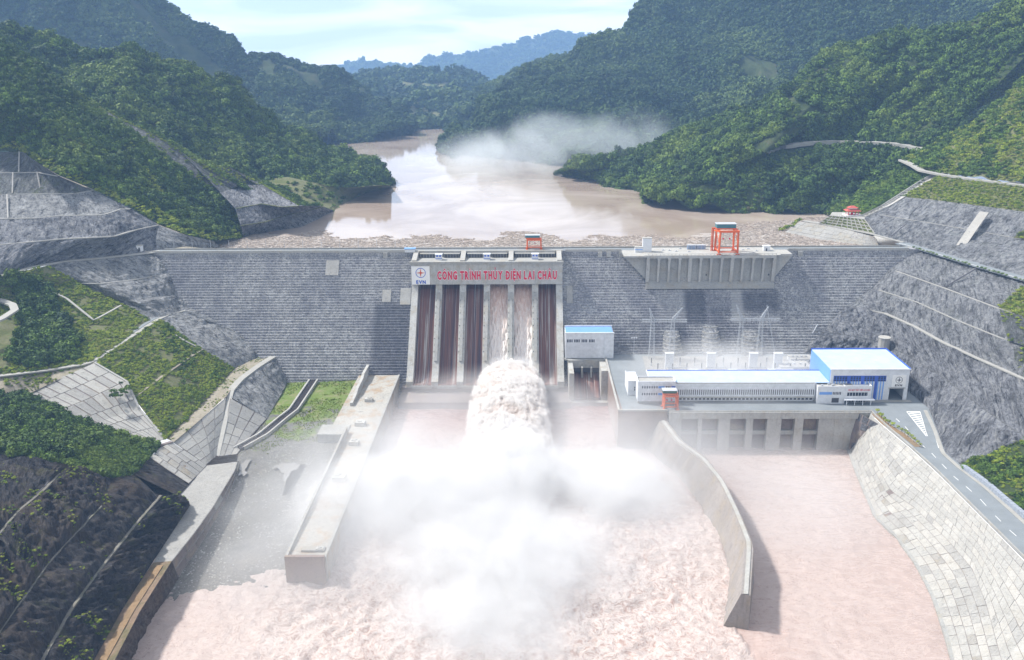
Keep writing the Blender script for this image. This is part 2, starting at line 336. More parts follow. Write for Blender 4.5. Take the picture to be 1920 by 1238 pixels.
def tuft_mesh(name, mat, n=26, seed=0):
    g = np.random.default_rng(seed); V = []
    for i in range(n):
        a = g.uniform(0, 6.28); r = g.uniform(0, .35); x, y = r*math.cos(a), r*math.sin(a); l = g.uniform(.4, 1.0); t = g.uniform(.1, .6); b = g.uniform(0, 6.28)
        dx, dy = math.cos(b), math.sin(b); w = .11
        V += [(x-dy*w, y+dx*w, -.1), (x+dy*w, y-dx*w, -.1), (x+dx*t+dy*w*.4, y+dy*t-dx*w*.4, l), (x+dx*t-dy*w*.4, y+dy*t+dx*w*.4, l)]
    o = mesh_obj(name, V, np.arange(4*n).reshape(n, 4), mat); me = o.data; bpy.data.objects.remove(o); return me
PROTO = {}
def protos(kind):
    if kind in PROTO: return PROTO[kind]
    if kind == 'dark': L = [crown_mesh('crown', M['leaf_dark'], 170, .36, .8, s, 4+s) for s in range(3)]+[crown_mesh('crown', M['leaf_mid'], 150, .36, .7, 9, 5)]
    elif kind == 'far': L = [crown_mesh('crown', M['leaf_far'], 90, .5, .8, 20+s, 3+s) for s in range(3)]
    elif kind == 'mid': L = [crown_mesh('crown', M['leaf_mid'], 130, .34, .65, 30+s, 4+s) for s in range(2)]+[crown_mesh('crown', M['leaf_dark'], 120, .36, .65, 39, 5)]
    elif kind == 'yellow': L = [crown_mesh('crown', M['leaf_yellow'], 80, .36, .5, 40+s, 4, .9) for s in range(2)]+[crown_mesh('crown', M['leaf_mid'], 90, .36, .55, 44, 4, .7)]
    elif kind == 'tuft': L = [tuft_mesh('tuft', M['leaf_yellow'], 26, s) for s in range(3)]
    elif kind == 'chips':
        L = []
        for s in range(3):
            mb = MB(); g = random.Random(s)
            for i in range(5):
                x, y, a, l = g.uniform(-1, 1), g.uniform(-1, 1), g.uniform(0, 3.14), g.uniform(.4, 1.3)
                mb.bar((x-math.cos(a)*l, y-math.sin(a)*l, .05), (x+math.cos(a)*l, y+math.sin(a)*l, .1), g.uniform(.12, .3))
            o = mb.obj('chip', M['wood']); L.append(o.data); bpy.data.objects.remove(o)
    objs = []
    for me in L:
        o = bpy.data.objects.new('prototype_'+kind, me); objs.append(o)
    PROTO[kind] = objs; return objs
NODE = {}
def inst_tree(kind):
    if kind in NODE: return NODE[kind]
    t = bpy.data.node_groups.new('scatter_'+kind, 'GeometryNodeTree')
    t.interface.new_socket('Geometry', in_out='INPUT', socket_type='NodeSocketGeometry'); t.interface.new_socket('Geometry', in_out='OUTPUT', socket_type='NodeSocketGeometry')
    N, Lk = t.nodes, t.links; gi = N.new('NodeGroupInput'); go = N.new('NodeGroupOutput')
    g2i = N.new('GeometryNodeGeometryToInstance')
    for o in protos(kind):
        oi = N.new('GeometryNodeObjectInfo'); oi.inputs['Object'].default_value = o; oi.inputs['As Instance'].default_value = True; Lk.new(oi.outputs['Geometry'], g2i.inputs[0])
    # one instance per prototype: join them as separate instances
    N.remove(g2i); jn = N.new('GeometryNodeJoinGeometry')
    for n in [n for n in N if n.bl_idname == 'GeometryNodeObjectInfo']: Lk.new(n.outputs['Geometry'], jn.inputs[0])
    ip = N.new('GeometryNodeInstanceOnPoints'); m2p = N.new('GeometryNodeMeshToPoints')
    def attr(nm, ty):
        a = N.new('GeometryNodeInputNamedAttribute'); a.data_type = ty; a.inputs['Name'].default_value = nm; return a.outputs['Attribute']
    Lk.new(gi.outputs[0], m2p.inputs['Mesh']); Lk.new(m2p.outputs[0], ip.inputs['Points']); Lk.new(jn.outputs[0], ip.inputs['Instance'])
    ip.inputs['Pick Instance'].default_value = True
    Lk.new(attr('pick', 'INT'), ip.inputs['Instance Index']); Lk.new(attr('rot', 'FLOAT_VECTOR'), ip.inputs['Rotation']); Lk.new(attr('sc', 'FLOAT_VECTOR'), ip.inputs['Scale'])
    Lk.new(ip.outputs[0], go.inputs[0]); NODE[kind] = t; return t
def scatter_pts(name, pts, kind, smin, smax, tall=1.0, label=None, tilt=0.15):
    n = len(pts)
    if n == 0: return None
    me = bpy.data.meshes.new(name); me.vertices.add(n); me.vertices.foreach_set('co', np.asarray(pts, np.float32).ravel())
    k = len(protos(kind)); s = smin+(smax*1.3-smin)*RNG.random(n)**2.3
    a = me.attributes.new('pick', 'INT', 'POINT'); a.data.foreach_set('value', RNG.integers(0, k, n).astype(np.int32))
    rt = np.stack([RNG.normal(0, tilt, n), RNG.normal(0, tilt, n), RNG.uniform(0, 6.28, n)], 1).astype(np.float32)
    a = me.attributes.new('rot', 'FLOAT_VECTOR', 'POINT'); a.data.foreach_set('vector', rt.ravel())
    sc = np.stack([s, s, s*tall*RNG.uniform(.75, 1.25, n)], 1).astype(np.float32)
    a = me.attributes.new('sc', 'FLOAT_VECTOR', 'POINT'); a.data.foreach_set('vector', sc.ravel())
    o = bpy.data.objects.new(name, me); COL.objects.link(o); md = o.modifiers.new('scatter', 'NODES'); md.node_group = inst_tree(kind)
    o['kind'] = 'stuff'
    if label: o['label'] = label
    return o
def scatter(name, P, kind, spacing, smin, smax, mask=None, tall=1.0, label=None, sink=0.1):
    A = P[:-1, :-1]; Bq = P[:-1, 1:]; C = P[1:, :-1]; D = P[1:, 1:]
    ar = (np.linalg.norm(np.cross(Bq-A, C-A), axis=2)+np.linalg.norm(np.cross(Bq-D, C-D), axis=2))*.5; w = ar.ravel(); N = int(w.sum()/spacing**2)
    if N < 1: return None
    i = RNG.choice(len(w), N, p=w/w.sum()); iv, iu = np.divmod(i, ar.shape[1]); a, b = RNG.random((2, N, 1))
    p = (A[iv, iu]*(1-a)+Bq[iv, iu]*a)*(1-b)+(C[iv, iu]*(1-a)+D[iv, iu]*a)*b
    u = (iu+a[:, 0])/ar.shape[1]; v = (iv+b[:, 0])/ar.shape[0]
    if mask is not None: p = p[mask(p, u, v)]
    p[:, 2] -= sink*smin
    return scatter_pts(name, p, kind, smin, smax, tall, label)
def nmask(s, t, seed=0, inv=False):          # noise patches in plan
    return lambda p, u, v: ((fbm(p[:, 0]/s+p[:, 2]/s*.7, p[:, 1]/s, seed, 4) > t) ^ inv)

# ------------------------------------------------------------------ far and near mountains
def relief(s, a, seed, s2=None):
    return lambda U, V: a*ridged(U/s+.5*fbm(U/s/1.3, V/s/1.3, seed+4, 3), V/(s*3.0), seed, 4)+a*.5*fbm(U/s*.6, V/s*.6, seed+1, 3)
K = dict(fcr=0, amp=4, rib=(60, 200), fine=30, taper=25, smooth=True, edge0=False)
P = strip('mountain', [Ly(4500, *[(x, y+230) for x, y in ((420, 200), (640, 137), (870, 104), (1100, 75), (1350, 120))]),
    Ly(6200, (420, 205), (560, 175), (640, 137), (680, 124), (730, 126), (780, 129), (830, 115), (870, 104), (920, 93), (960, 85), (990, 70), (1025, 63), (1060, 68), (1100, 71), (1160, 85), (1350, 110))],
    M['forest_floor'], 45, back=(0, 900, -500), seed=3, relief=relief(420, 60, 2), **{**K, 'amp': 15, 'taper': 120})
scatter('far_forest', P, 'far', 28, 16, 24, label='blue hazy forest on the farthest peak')
P = strip('hill', [Lz(-9, (520, 243), (700, 243), (770, 244), (835, 242), (960, 242)),
    Ly(1850, (520, 215), (600, 205), (660, 200), (720, 205), (780, 210), (830, 195), (900, 205), (960, 215)),
    Ly(2500, (520, 175), (600, 152), (640, 139), (680, 141), (730, 147), (770, 142), (800, 138), (835, 145), (870, 158), (905, 167), (990, 190))],
    M['grass'], 18, back=(0, 400, -200), seed=5, relief=relief(170, 38, 8), **{**K, 'taper': 60})
scatter('far_forest', P, 'far', 15, 10, 20, mask=nmask(140, -0.06, 3), label='patchy woods on the pale green hill at the end of the lake')
P = strip('mountain', [Ly(800, (-400, 330), (-60, 310), (300, 300), (560, 285)) + Lz(-9, (630, 272), (690, 268), (745, 262), (766, 247), (778, 245)),
    Ly(1100, (-400, 120), (-60, 130), (200, 170), (420, 215), (560, 232)) + Ly(1180, (640, 240), (700, 246), (740, 248), (770, 246), (780, 245)),
    [gy(-400, -260, 1250), gy(-60, -180, 1250), gy(150, -120, 1300), gy(250, -50, 1320), gy(305, -2, 1350), gy(340, 38, 1350), gy(400, 80, 1380), gy(460, 114, 1400), gy(520, 121, 1420), gy(548, 119, 1440), gy(590, 133, 1460), gy(620, 144, 1470), gy(650, 168, 1460), gy(700, 202, 1430), gy(755, 238, 1380), gy(781, 245, 1330)]],
    M['forest_floor'], 9, back=(-60, 300, -180), seed=11, relief=relief(120, 42, 21), **K)
scatter('forest', P, 'far', 5.6, 4, 8.2, mask=nmask(110, -0.42, 6), label='dense blue green forest covering the big mountain on the left of the lake')
P = strip('hill', [Lz(-9, (850, 300), (818, 286), (826, 270), (836, 250), (845, 243)), 
    Ly(1250, (905, 262), (858, 252), (850, 240), (850, 236), (850, 233)),
    [gy(1120, 130, 1500), gy(1060, 112, 1750), gy(1000, 132, 1800), gy(960, 146, 1800), gy(900, 170, 1700), gy(872, 192, 1600), gy(850, 228, 1500)]],
    M['forest_floor'], 9, back=(100, 300, -150), seed=13, relief=relief(100, 16, 31), **K)
scatter('forest', P, 'far', 6.0, 4, 8.5, label='blue forest ridge running behind the smoke to the lake')
P = strip('mountain', [Lz(-9, (822, 287), (862, 293), (960, 302), (1060, 315), (1150, 330)) + Ly(520, (1400, 320), (1700, 300), (2300, 300)),
    Ly(1000, (880, 252), (930, 240), (1060, 225), (1160, 225), (1250, 215), (1450, 150), (1700, 80), (2300, 0)),
    [gy(905, 218, 1150), gy(945, 200, 1200), gy(1000, 155, 1300), gy(1050, 117, 1330), gy(1100, 84, 1350), gy(1150, 57, 1380), gy(1195, 30, 1400), gy(1245, 0, 1420), gy(1400, -110, 1500), gy(1700, -190, 1400), gy(2300, -260, 1200)]],
    M['forest_floor'], 9, back=(60, 300, -180), seed=17, relief=relief(130, 46, 41), **K)
def r2mask(p, u, v):
    c = gz(1410, 135, 60); d = gy(1410, 130, 1050); return (np.hypot((p[:, 0]-d[0])/38, (p[:, 2]-d[2])/24) > 1+.3*fbm(p[:, 0]/20, p[:, 2]/20, 4))
scatter('forest', P, 'far', 5.2, 4, 8.5, mask=r2mask, label='dense dark blue forest covering the big mountain on the right')

# left second hill
P = strip('hill', [Ly(200, (-200, 300), (0, 300), (150, 320), (330, 345)) + Ly(300, (460, 350), (560, 355)) + Lz(-9, (640, 368), (700, 358), (737, 349)),
    [gy(-200, 30, 330), gy(0, 66, 360), gy(60, 76, 370), gy(150, 82, 380), gy(240, 106, 400), gy(330, 146, 430), gy(430, 166, 460), gy(470, 196, 480), gy(560, 246, 510), gy(620, 286, 520), gy(700, 322, 500), gy(738, 346, 450)]],
    M['forest_floor'], 5, back=(0, 120, -90), seed=19, relief=relief(70, 19, 51), **{**K, 'amp': 2, 'rib': (30, 90), 'fine': 12})
scatter('forest', P, 'dark', 4.1, 3.2, 7.5, label='dark green forest on the left hill behind the gridded slope')
# shore bench with scrub below that hill
P = strip('hillside', [Lz(-9, (560, 428), (629, 396), (640, 385), (690, 362), (735, 352)), Ly(300, (480, 338), (540, 332), (600, 345), (650, 352), (730, 347))], M['bed_grass'] if 0 else M['grass'], 4, amp=1.5, rib=(25, 60), fine=10, seed=4)
scatter('scrub', P, 'mid', 6, 1.5, 4, mask=nmask(30, 0.0, 5), label='low green scrub on the shore bench left of the lake')
# left near hill: wooded flank, gridded strip and cut benches down to the lake
outline = [gz(-120, 262, 80), gz(0, 283, 74), gz(42, 284, 73), gz(60, 299, 70), gz(110, 329, 60), gz(175, 355, 46), gz(246, 390, 31.5), gz(297, 421, 17), gz(346, 440, 8), gz(400, 452, 0), gz(457, 447, -9)]
mid_l = [gy(-120, 200, 60), gy(0, 205, 62), gy(100, 240, 70), gy(200, 300, 75), gy(300, 355, 85), gy(380, 400, 100), gy(440, 435, 110), gy(462, 442, 116)]
ridge_l = [gy(-120, 20, 150), gy(0, 75, 150), gy(60, 112, 150), gy(100, 148, 150), gy(150, 184, 150), gy(240, 246, 145), gy(302, 290, 142), gy(380, 352, 138), gy(412, 362, 136), gy(441, 391, 130), gy(455, 425, 122), gy(466, 441, 118)]
P = strip('hillside', [outline, mid_l, ridge_l], M['forest_floor'], 2.5, amp=1.8, rib=(20, 60), fine=8, seed=23, relief=relief(38, 5, 61), taper=12)
scatter('forest', P, 'dark', 2.5, 1.9, 4.6, mask=lambda p, u, v: (fbm(p[:, 0]/22, p[:, 1]/22, 2, 4) > -.42) & (v > .06), label='dark green woods on the near left hillside above the benches')
scatter('scrub', P, 'yellow', 1.6, 1.0, 2.6, mask=lambda p, u, v: (v < .07+.07*fbm(p[:, 0]/9, p[:, 1]/9, 3)) | ((fbm(p[:, 0]/22, p[:, 1]/22, 2, 4) < -.38)), label='yellow green scrub edging the rock benches on the left')
top_l = [gy(135, 172, 175), gy(188, 202, 172), gy(242, 230, 168), gy(302, 258, 164), gy(341, 286, 160), gy(384, 308, 152), (gy(444, 346, 142))]
P = strip('hillside', [ridge_l[4:8]+[gy(412, 359, 138), gy(444, 350, 140)], top_l], M['rock_grid'], 1.5, amp=.35, seed=29)
scatter('scrub', P, 'yellow', 1.1, .7, 1.5, mask=lambda p, u, v: (v > .86) | (fbm(p[:, 0]/7, p[:, 1]/7, 3) > .25), label='yellow grass along the top of the gridded slope on the left')
P = strip('hillside', [top_l, [q+np.array([30, 55, -38]) for q in top_l]], M['grass'], 4, amp=1)
scatter('scrub', P, 'mid', 3, 1.5, 3.5, label='bushes behind the gridded slope on the left')
for pts in ([(181, 204), (227, 236), (302, 297), (330, 320), (380, 352)], [(341, 287), (395, 330), (444, 351)]):
    ribbon('drain', [gy(x, y, 150-(x-180)*.03) + np.array([0, -1.5, .8]) for x, y in pts], 1.0, M['darksteel'], .5)
# benches on the lake side
RL = [Lz(-9, (457, 447), (473, 442), (520, 434), (569, 427), (605, 408), (629, 396)), Lz(5, (451, 423), (497, 416), (540, 402), (570, 398), (604, 387)),
      Lz(19, (441, 391), (490, 382), (530, 388), (560, 386)), Lz(31, (412, 361), (444, 352), (470, 344), (500, 352))]
for i in range(3): strip('rock_slope', [RL[i], RL[i+1]], M['rock_blue'], 1.3, amp=.9, seed=31+i)
for i in (1, 2): ribbon('bench', RL[i], 2.4, M['grass'], .4)
rg = [gy(341, 287, 158), gy(401, 313, 160), gy(430, 313, 175), gy(470, 335, 185), gy(520, 360, 190), gy(556, 386, 180)]
P = strip('hillside', [[RL[3][0]+np.array([0, 2, 0])]+RL[3][1:]+[RL[2][-1]], rg], M['rock_grid'], 1.5, amp=.3, seed=37)
scatter('scrub', P, 'yellow', 1.6, .7, 1.6, mask=nmask(9, 0.05, 7), label='thin yellow scrub on the upper lakeside bench')
P = strip('hillside', [rg, [q+np.array([25, 70, -30]) for q in rg]], M['grass'], 4, amp=1)
scatter('scrub', P, 'mid', 3.5, 1.5, 3.5, label='bushes behind the lakeside benches')

# ------------------------------------------------------------------ left abutment above the crest road
A0 = Lz(-.3, (-120, 556), (0, 516), (60, 500), (120, 489), (180, 484), (240, 478), (288, 471), (296, 470))
LB = [A0, Lz(17, (-120, 467), (0, 459), (65, 453), (116, 448), (181, 445), (214, 443), (258, 430), (297, 422)),
      Lz(31, (-120, 413), (0, 410.5), (70, 409), (108, 405), (194, 403), (227, 392), (245, 392)),
      Lz(45, (-120, 368), (0, 365), (78, 363), (140, 363), (173, 357)), Lz(60, (-120, 326), (0, 324), (72, 323), (110, 330)),
      Lz(74, (-120, 286), (0, 285), (44, 285), (62, 300))]
mts = ['rock_blue', 'rock_blue', 'rock_pale', 'rock_grid', 'rock_grid']
for i in range(5):
    strip('rock_slope', [LB[i], LB[i+1]], M[mts[i]], 1.1, amp=(1.8, 1.8, .7, .3, .3)[i], seed=41+i, taper=3)
for i in (1, 2, 3, 4): ribbon('bench', LB[i], 2.0, M['road_pale' if i != 3 else 'conc'], .8, .25)
for x0, y0, z0, x1, y1, z1 in ((0, 0, 0, 0, 0, 0), (36, 324, 60, 37, 286, 74), (24, 364, 45, 25, 325, 60), (78, 362, 45, 70, 324, 60), (16, 410, 31, 14, 366, 45)):
    if x0: ribbon('drain', [gz(x0, y0, z0)+np.array([0, -.6, .4]), gz(x1, y1, z1)+np.array([0, -.6, .4])], 1.0, M['conc_light'], .6, .5)
strip('rock_slope', [[gz(297, 422, 17), gz(292, 450, 8), gz(294, 470, -.3)], [gz(346, 441, 8), gz(350, 452, 3), gz(345, 462, 0)]], M['rock_pale'], 1.2, amp=.8, seed=47)
strip('rock_slope', [[gz(346, 441, 8), gz(350, 452, 3), gz(345, 462, 0)], [gz(400, 452, 0), gz(412, 463, -6), gz(408, 469, -9)]], M['rock_pale'], 1.2, amp=.8, seed=48)
strip('ground', [[gz(296, 470, -.2), gz(345, 462, -.2), gz(404, 468, -5)], [gz(292, 474, -.2), gz(345, 470, -1), gz(404, 476, -9)]], M['dirt_path'], 2, amp=.2)
ribbon('crest_approach_road', Lz(0, (-120, 553), (0, 516), (60, 500), (120, 489), (180, 484), (240, 478), (300, 471)), 8, M['road_pale'], .6, .2)

# ------------------------------------------------------------------ left abutment below the crest road
F1 = [Lz(-.3, (88, 498), (120, 491), (180, 486), (240, 480), (285, 474), (292, 476)), Lz(-15, (148, 531), (186, 532), (240, 526), (284, 519))+[fc(318, 511)],
      Lz(-27, (213, 561), (250, 566), (290, 557))+[fc(332, 552)], Lz(-39, (280, 601), (310, 594), (345, 583))+[fc(358, 578)]]
for i in range(3): strip('rock_slope', [F1[i], F1[i+1]], M['rock_pale'], 1.0, amp=2.2, seed=51+i, rib=(9, 30), taper=5)
ribbon('bench', F1[1][:-1], 2.0, M['road_pale'], .5)
GA = [Lz(-.3, (-120, 558), (0, 519), (50, 507), (90, 498)), Lz(-15, (-120, 600), (0, 562), (60, 547), (105, 537), (150, 531)),
      Lz(-27, (-120, 680), (-20, 640), (60, 605), (140, 580), (214, 561)), Lz(-39, (-120, 716), (0, 704), (90, 693), (160, 682), (178, 676), (230, 641), (282, 601))]
GP = [strip('grass_slope', [GA[i], GA[i+1]], M['grass'], 1.6, amp=.7, seed=61+i, rib=(15, 40), fine=6) for i in range(3)]
def px_of(p):                                # picture position of world points, used only to decide where vegetation types change
    v = p-CAM; d = v@_f; return CX+F*(v@_r)/d, CY-F*(v@_u)/d
def inpoly(poly):
    W = np.array(poly, float)
    def f(x, y):
        r = np.zeros(len(x), bool)
        for i in range(len(W)):
            (x0, y0), (x1, y1) = W[i], W[i-1]
            c = ((y0 > y) != (y1 > y)) & (x < (x1-x0)*(y-y0)/(y1-y0+1e-9)+x0); r ^= c
        return r
    return f
woods = inpoly([(-200, 520), (60, 520), (95, 545), (110, 590), (150, 640), (150, 672), (60, 690), (18, 680), (40, 640), (45, 590), (20, 540), (-200, 545)])
bare = inpoly([(-200, 600), (30, 598), (20, 690), (-200, 700)])
def wm(p, u, v): x, y = px_of(p); return woods(x+6*fbm(p[:, 0]/6, p[:, 1]/6, 3), y)
def gm(p, u, v): x, y = px_of(p); return ~woods(x, y) & ~bare(x, y) & (fbm(p[:, 0]/8, p[:, 1]/8, 9, 3) > -.35)
for P in GP:
    scatter('woods', P, 'dark', 2.2, 2.2, 4.8, mask=wm, tall=1.1, label='dark bushy trees on the slope below the left crest road')
    scatter('grass', P, 'yellow', 1.05, .5, 1.6, mask=gm, label='yellow green scrub on the slope below the left crest road')
ribbon('road', Lz(-14.5, (-80, 545), (0, 563), (24, 572), (28, 582), (0, 600), (-80, 625)), 5, M['road_pale'], 1.2, .6)
ribbon('path', Lz(-26, (100, 548, -15), (125, 560, -19), (176, 601, -30), (200, 588, -28), (227, 573, -27)), 1.6, M['road_pale'], .5, .4)
ribbon('road', Lz(-39, (-120, 716), (0, 704), (90, 693), (160, 682), (178, 674), (230, 640), (290, 601), (316, 589), (345, 582)), 5.5, M['road_pale'], .8, .3)
ribbon('path', [q+np.array([-2.5, 1.5, 0]) for q in Lz(-38.9, (178, 674), (230, 640), (290, 601), (325, 585))], 3.2, M['asphalt'], .5, .5)

P = strip('ground', [[gz(-120, 714, -39.1), gz(0, 703, -39.1), gz(90, 692, -39.1), gz(178, 679, -39.2)], [gz(-160, 732, -44.2), gz(0, 744, -47), gz(45, 743, -50.2), gz(110, 712, -43.2), gz(180, 682, -39.6)]], M['dirt_path'], 1.5, amp=.3)
scatter('grass', P, 'yellow', 1.1, .5, 1.3, mask=nmask(8, -.05, 31), label='grass between the left road and the concrete apron')
G2 = [Lz(-39.2, (178, 680), (230, 645), (285, 607), (303, 598)), Lz(-55, (250, 745), (300, 708), (345, 676), (378, 655)), Lz(-71, (310, 825), (370, 766), (440, 691))]
for i in range(2):
    P = strip('grass_slope', [G2[i], G2[i+1]], M['grass'], 1.4, amp=.4, seed=71+i, rib=(12, 30), fine=5)
    scatter('grass', P, 'yellow', .85, .4, 1.3, mask=lambda p, u, v: fbm(p[:, 0]/5, p[:, 1]/12, 12, 3) > -.3, label='yellow green grass tufts on the terraced left slope')
    scatter('scrub', P, 'mid', 2.2, .8, 2.0, mask=lambda p, u, v: fbm(p[:, 0]/9, p[:, 1]/14, 15, 3) > .12, label='green bushes on the terraced left slope')
ribbon('path', G2[1], 3.2, M['dirt_path'], .6, .3)
ribbon('path', [gz(300, 610, -42), gz(347, 640, -49), gz(378, 655, -55), gz(390, 668, -60), gz(432, 692, -71)], 1.2, M['road_pale'], .5, .5)
F2 = [Lz(-39, (302, 599), (325, 590), (345, 583))+[fc(360, 578)], Lz(-47, (338, 627), (360, 615))+[fc(394, 607), fc(432, 612)], [gz(378, 655, -55), gz(420, 640, -57), fc(468, 642)], [gz(440, 691, -71), gz(462, 681, -71.5), fc(488, 671)]]
for i in range(3): strip('rock_slope', [F2[i], F2[i+1]], M['rock_pale'], 1.0, amp=2.0, seed=81+i, rib=(9, 25), taper=4)

# concrete apron of cast panels: a thing whose panels are parts
def apron(name, label, cat, rows, nu, nv, mats, gap=.25, th=.5, seed=0, base='conc_dark', skip=0.0, off=.15):
    t = thing(name, label, cat, tuple(np.array(rows[0][0])))
    g = random.Random(seed); RS = [resample(r, 60) for r in rows]
    mean = [np.linalg.norm(b-a, axis=1).mean() for a, b in zip(RS, RS[1:])]; cum = np.r_[0, np.cumsum(mean)]; cum /= cum[-1]
    def at(u, v):
        k = min(len(RS)-2, int(np.searchsorted(cum, v, 'right'))-1); k = max(k, 0); w = (v-cum[k])/(cum[k+1]-cum[k])
        x = u*59; i = min(58, int(x)); f = x-i
        return (RS[k][i]*(1-f)+RS[k][i+1]*f)*(1-w)+(RS[k+1][i]*(1-f)+RS[k+1][i+1]*f)*w
    o0 = np.array(t.location)
    b = strip('bedding', [np.array(r)-o0 for r in rows], M[base], 3, amp=0, kind=None, parent=t)
    L = np.linalg.norm(np.diff(RS[len(RS)//2], axis=0), axis=1).sum(); W = sum(mean)
    for j in range(nv):
        v0, v1 = j/nv, (j+1)/nv; vg = gap/W
        ks = [v0+vg]+[c for c in cum if v0+vg < c < v1-vg]+[v1-vg]
        sh = g.uniform(0, .5)/nu
        us = [0]+sorted(min(1, max(0, (i+g.uniform(-.18, .18))/nu+sh-.25/nu)) for i in range(1, nu))+[1]
        for i in range(nu):
            if us[i+1]-us[i] < .01 or g.random() < skip: continue
            ug = gap/L; p = [[at(u, v)-o0 for u in (us[i]+ug, (us[i]+us[i+1])/2, us[i+1]-ug)] for v in ks]
            n = np.cross(p[0][2]-p[0][0], p[-1][0]-p[0][0]); n /= np.linalg.norm(n)+1e-9
            if n[2] < 0: n = -n
            h = off+g.uniform(0, .18); top = [[q+n*h for q in r] for r in p]; bot = [[q-n*.25 for q in r] for r in p]
            vs = [q for r in top for q in r]+[q for r in bot for q in r]; m, k = len(ks), 3; f = []
            for a in range(m-1):
                for c in range(k-1): f.append((a*k+c, a*k+c+1, (a+1)*k+c+1, (a+1)*k+c))
            loop = [c for c in range(k)]+[a*k+k-1 for a in range(1, m)]+[(m-1)*k+c for c in range(k-2, -1, -1)]+[a*k for a in range(m-2, 0, -1)]
            for a, c in zip(loop, loop[1:]+loop[:1]): f.append((a, m*k+a, m*k+c, c))
            o = mesh_obj('concrete_panel', vs, f, M[mats[min(len(mats)-1, max(0, int(len(mats)*(.5+.75*float(fbm(np.array([i/nu*L/16]), np.array([j/nv*W/9]), seed, 3)[0])+g.uniform(-.13, .13)))))]], t)
    return t
M['slab_a'] = concrete('slab_pale', (0.37, 0.365, 0.345), .7, 1.3, warm=(.27, .26, .235)); M['slab_b'] = concrete('slab_grey', (0.33, 0.325, 0.31), .8, 1.5, warm=(.25, .24, .22))
M['slab_c'] = concrete('slab_cream', (0.40, 0.39, 0.365), .65, 1.4, warm=(.30, .28, .24)); M['slab_d'] = concrete('slab_stained', (0.32, 0.31, 0.285), .8, 1.6)
SL = ['slab_a']*4+['slab_b']*3+['slab_c']*2
apron('slope_apron', 'pale grey concrete apron on the slope below the bend of the left road', 'concrete apron',
      [Lz(-50, (45, 740, -50), (110, 710, -43), (178, 681, -39.3)), Lz(-56, (115, 771), (172, 748, -52.5), (238, 716, -47)), Lz(-62, (172, 797, -63), (215, 781, -61.5), (262, 769, -59.5)), Lz(-71, (280, 829), (298, 827), (311, 824))], 7, 6, SL, seed=3, skip=.0)
ribbon('drain', [gz(45, 742, -49.5), gz(115, 774, -56), gz(172, 799, -63), gz(225, 812, -67), gz(282, 831, -71), gz(300, 836, -71), gz(322, 829, -72)], 2.6, M['conc_dark'], 5, .5)
ribbon('drain', [gz(178, 681, -39), gz(238, 716, -47), gz(262, 769, -59.5), gz(311, 824, -71)], 1.3, M['conc'], .7, .6)
scatter_pts('scrub', [gz(x, y, z)+np.array([0, 0, .3]) for x, y, z in [(210+RNG.uniform(0, 35), 722+RNG.uniform(0, 26), -50) for _ in range(30)]], 'mid', 1.2, 2.6, label='tuft of bushes at the notch of the concrete apron')
P = strip('ground', [Lz(-71.2, (306, 820), (366, 761), (435, 686), (478, 668)), Lz(-71.6, (326, 829), (370, 792), (425, 743), (441, 719), (510, 672))], M['dirt_path'], 1.5, amp=.2)
scatter('grass', P, 'yellow', 1.6, .3, .8, mask=nmask(8, .02, 8), label='sparse grass on the dirt terrace')
R3 = [gz(512, 669, -71), gz(482, 688, -71), gz(450, 712, -71.2), gz(432, 733, -72), gz(426, 758, -75), gz(417, 800, -80), gz(404, 856, -87)]
ribbon('road', R3, 5, M['road_pale'], 1.2, .4)
apron('slope_apron', 'curved pale concrete facing on the slope left of the steep road', 'concrete apron', [[gz(322, 828, -72), gz(355, 850, -78), gz(386, 872, -84)], [gz(372, 790, -72), gz(385, 820, -78), gz(396, 864, -85.5)], [gz(424, 745, -72), gz(416, 800, -80), gz(404, 857, -87)]], 5, 4, SL, seed=5)
apron('slope_apron', 'pale concrete facing between the steep road and the river bed', 'concrete apron', [[gz(432, 747, -73), gz(422, 800, -80), gz(408, 857, -87)], [gz(500, 786, -88), gz(470, 818, -88.6), gz(444, 852, -89)]], 5, 3, SL, seed=6)
strip('rock_slope', [[gz(516, 670, -71.2), gz(482, 693, -71.3), gz(447, 717, -71.4), gz(433, 745, -73)], [fc(540, 715), gz(528, 738, -86.5), gz(512, 765, -87.5), gz(500, 786, -88)]], M['rock_pale'], 1.0, amp=1.8, seed=91, rib=(5, 30))
strip('rock_slope', [[gz(482, 674, -71.2), gz(516, 669, -71.2)], [fc(484, 668), fc(524, 668)]], M['rock_pale'], 1, amp=.2)
# lower tiers and dark cut slopes in the lower left
apron('slope_apron', 'long pale stepped concrete tiers with rusty stains above the terrace', 'concrete apron', [[gz(281, 858, -71), gz(318, 884, -76), gz(354, 907, -81)], [gz(300, 840, -71), gz(344, 870, -77), gz(372, 890, -83)], [gz(322, 829, -72), gz(355, 851, -78), gz(388, 873, -84)]], 3, 5, ['slab_a', 'slab_c', 'slab_b', 'slab_d'], seed=7)
strip('rock_slope', [[gz(252, 891, -66), gz(281, 858, -71)], [gz(335, 930, -81.5), gz(355, 908, -81.5)]], M['rock_dark'], .9, amp=.9, seed=92)
strip('rock_slope', [[gz(225, 868, -72), gz(300, 862, -80)], [gz(250, 950, -76), gz(345, 950, -88)]], M['rock_dark'], 1, amp=.3)
d0 = [gz(325, 928, -74), gz(299, 927, -68), gz(251, 914, -63), gz(209, 898, -57), gz(145, 875, -50), gz(112, 869, -48), gz(29, 856, -42), gz(0, 851, -41), gz(-120, 850, -38)]
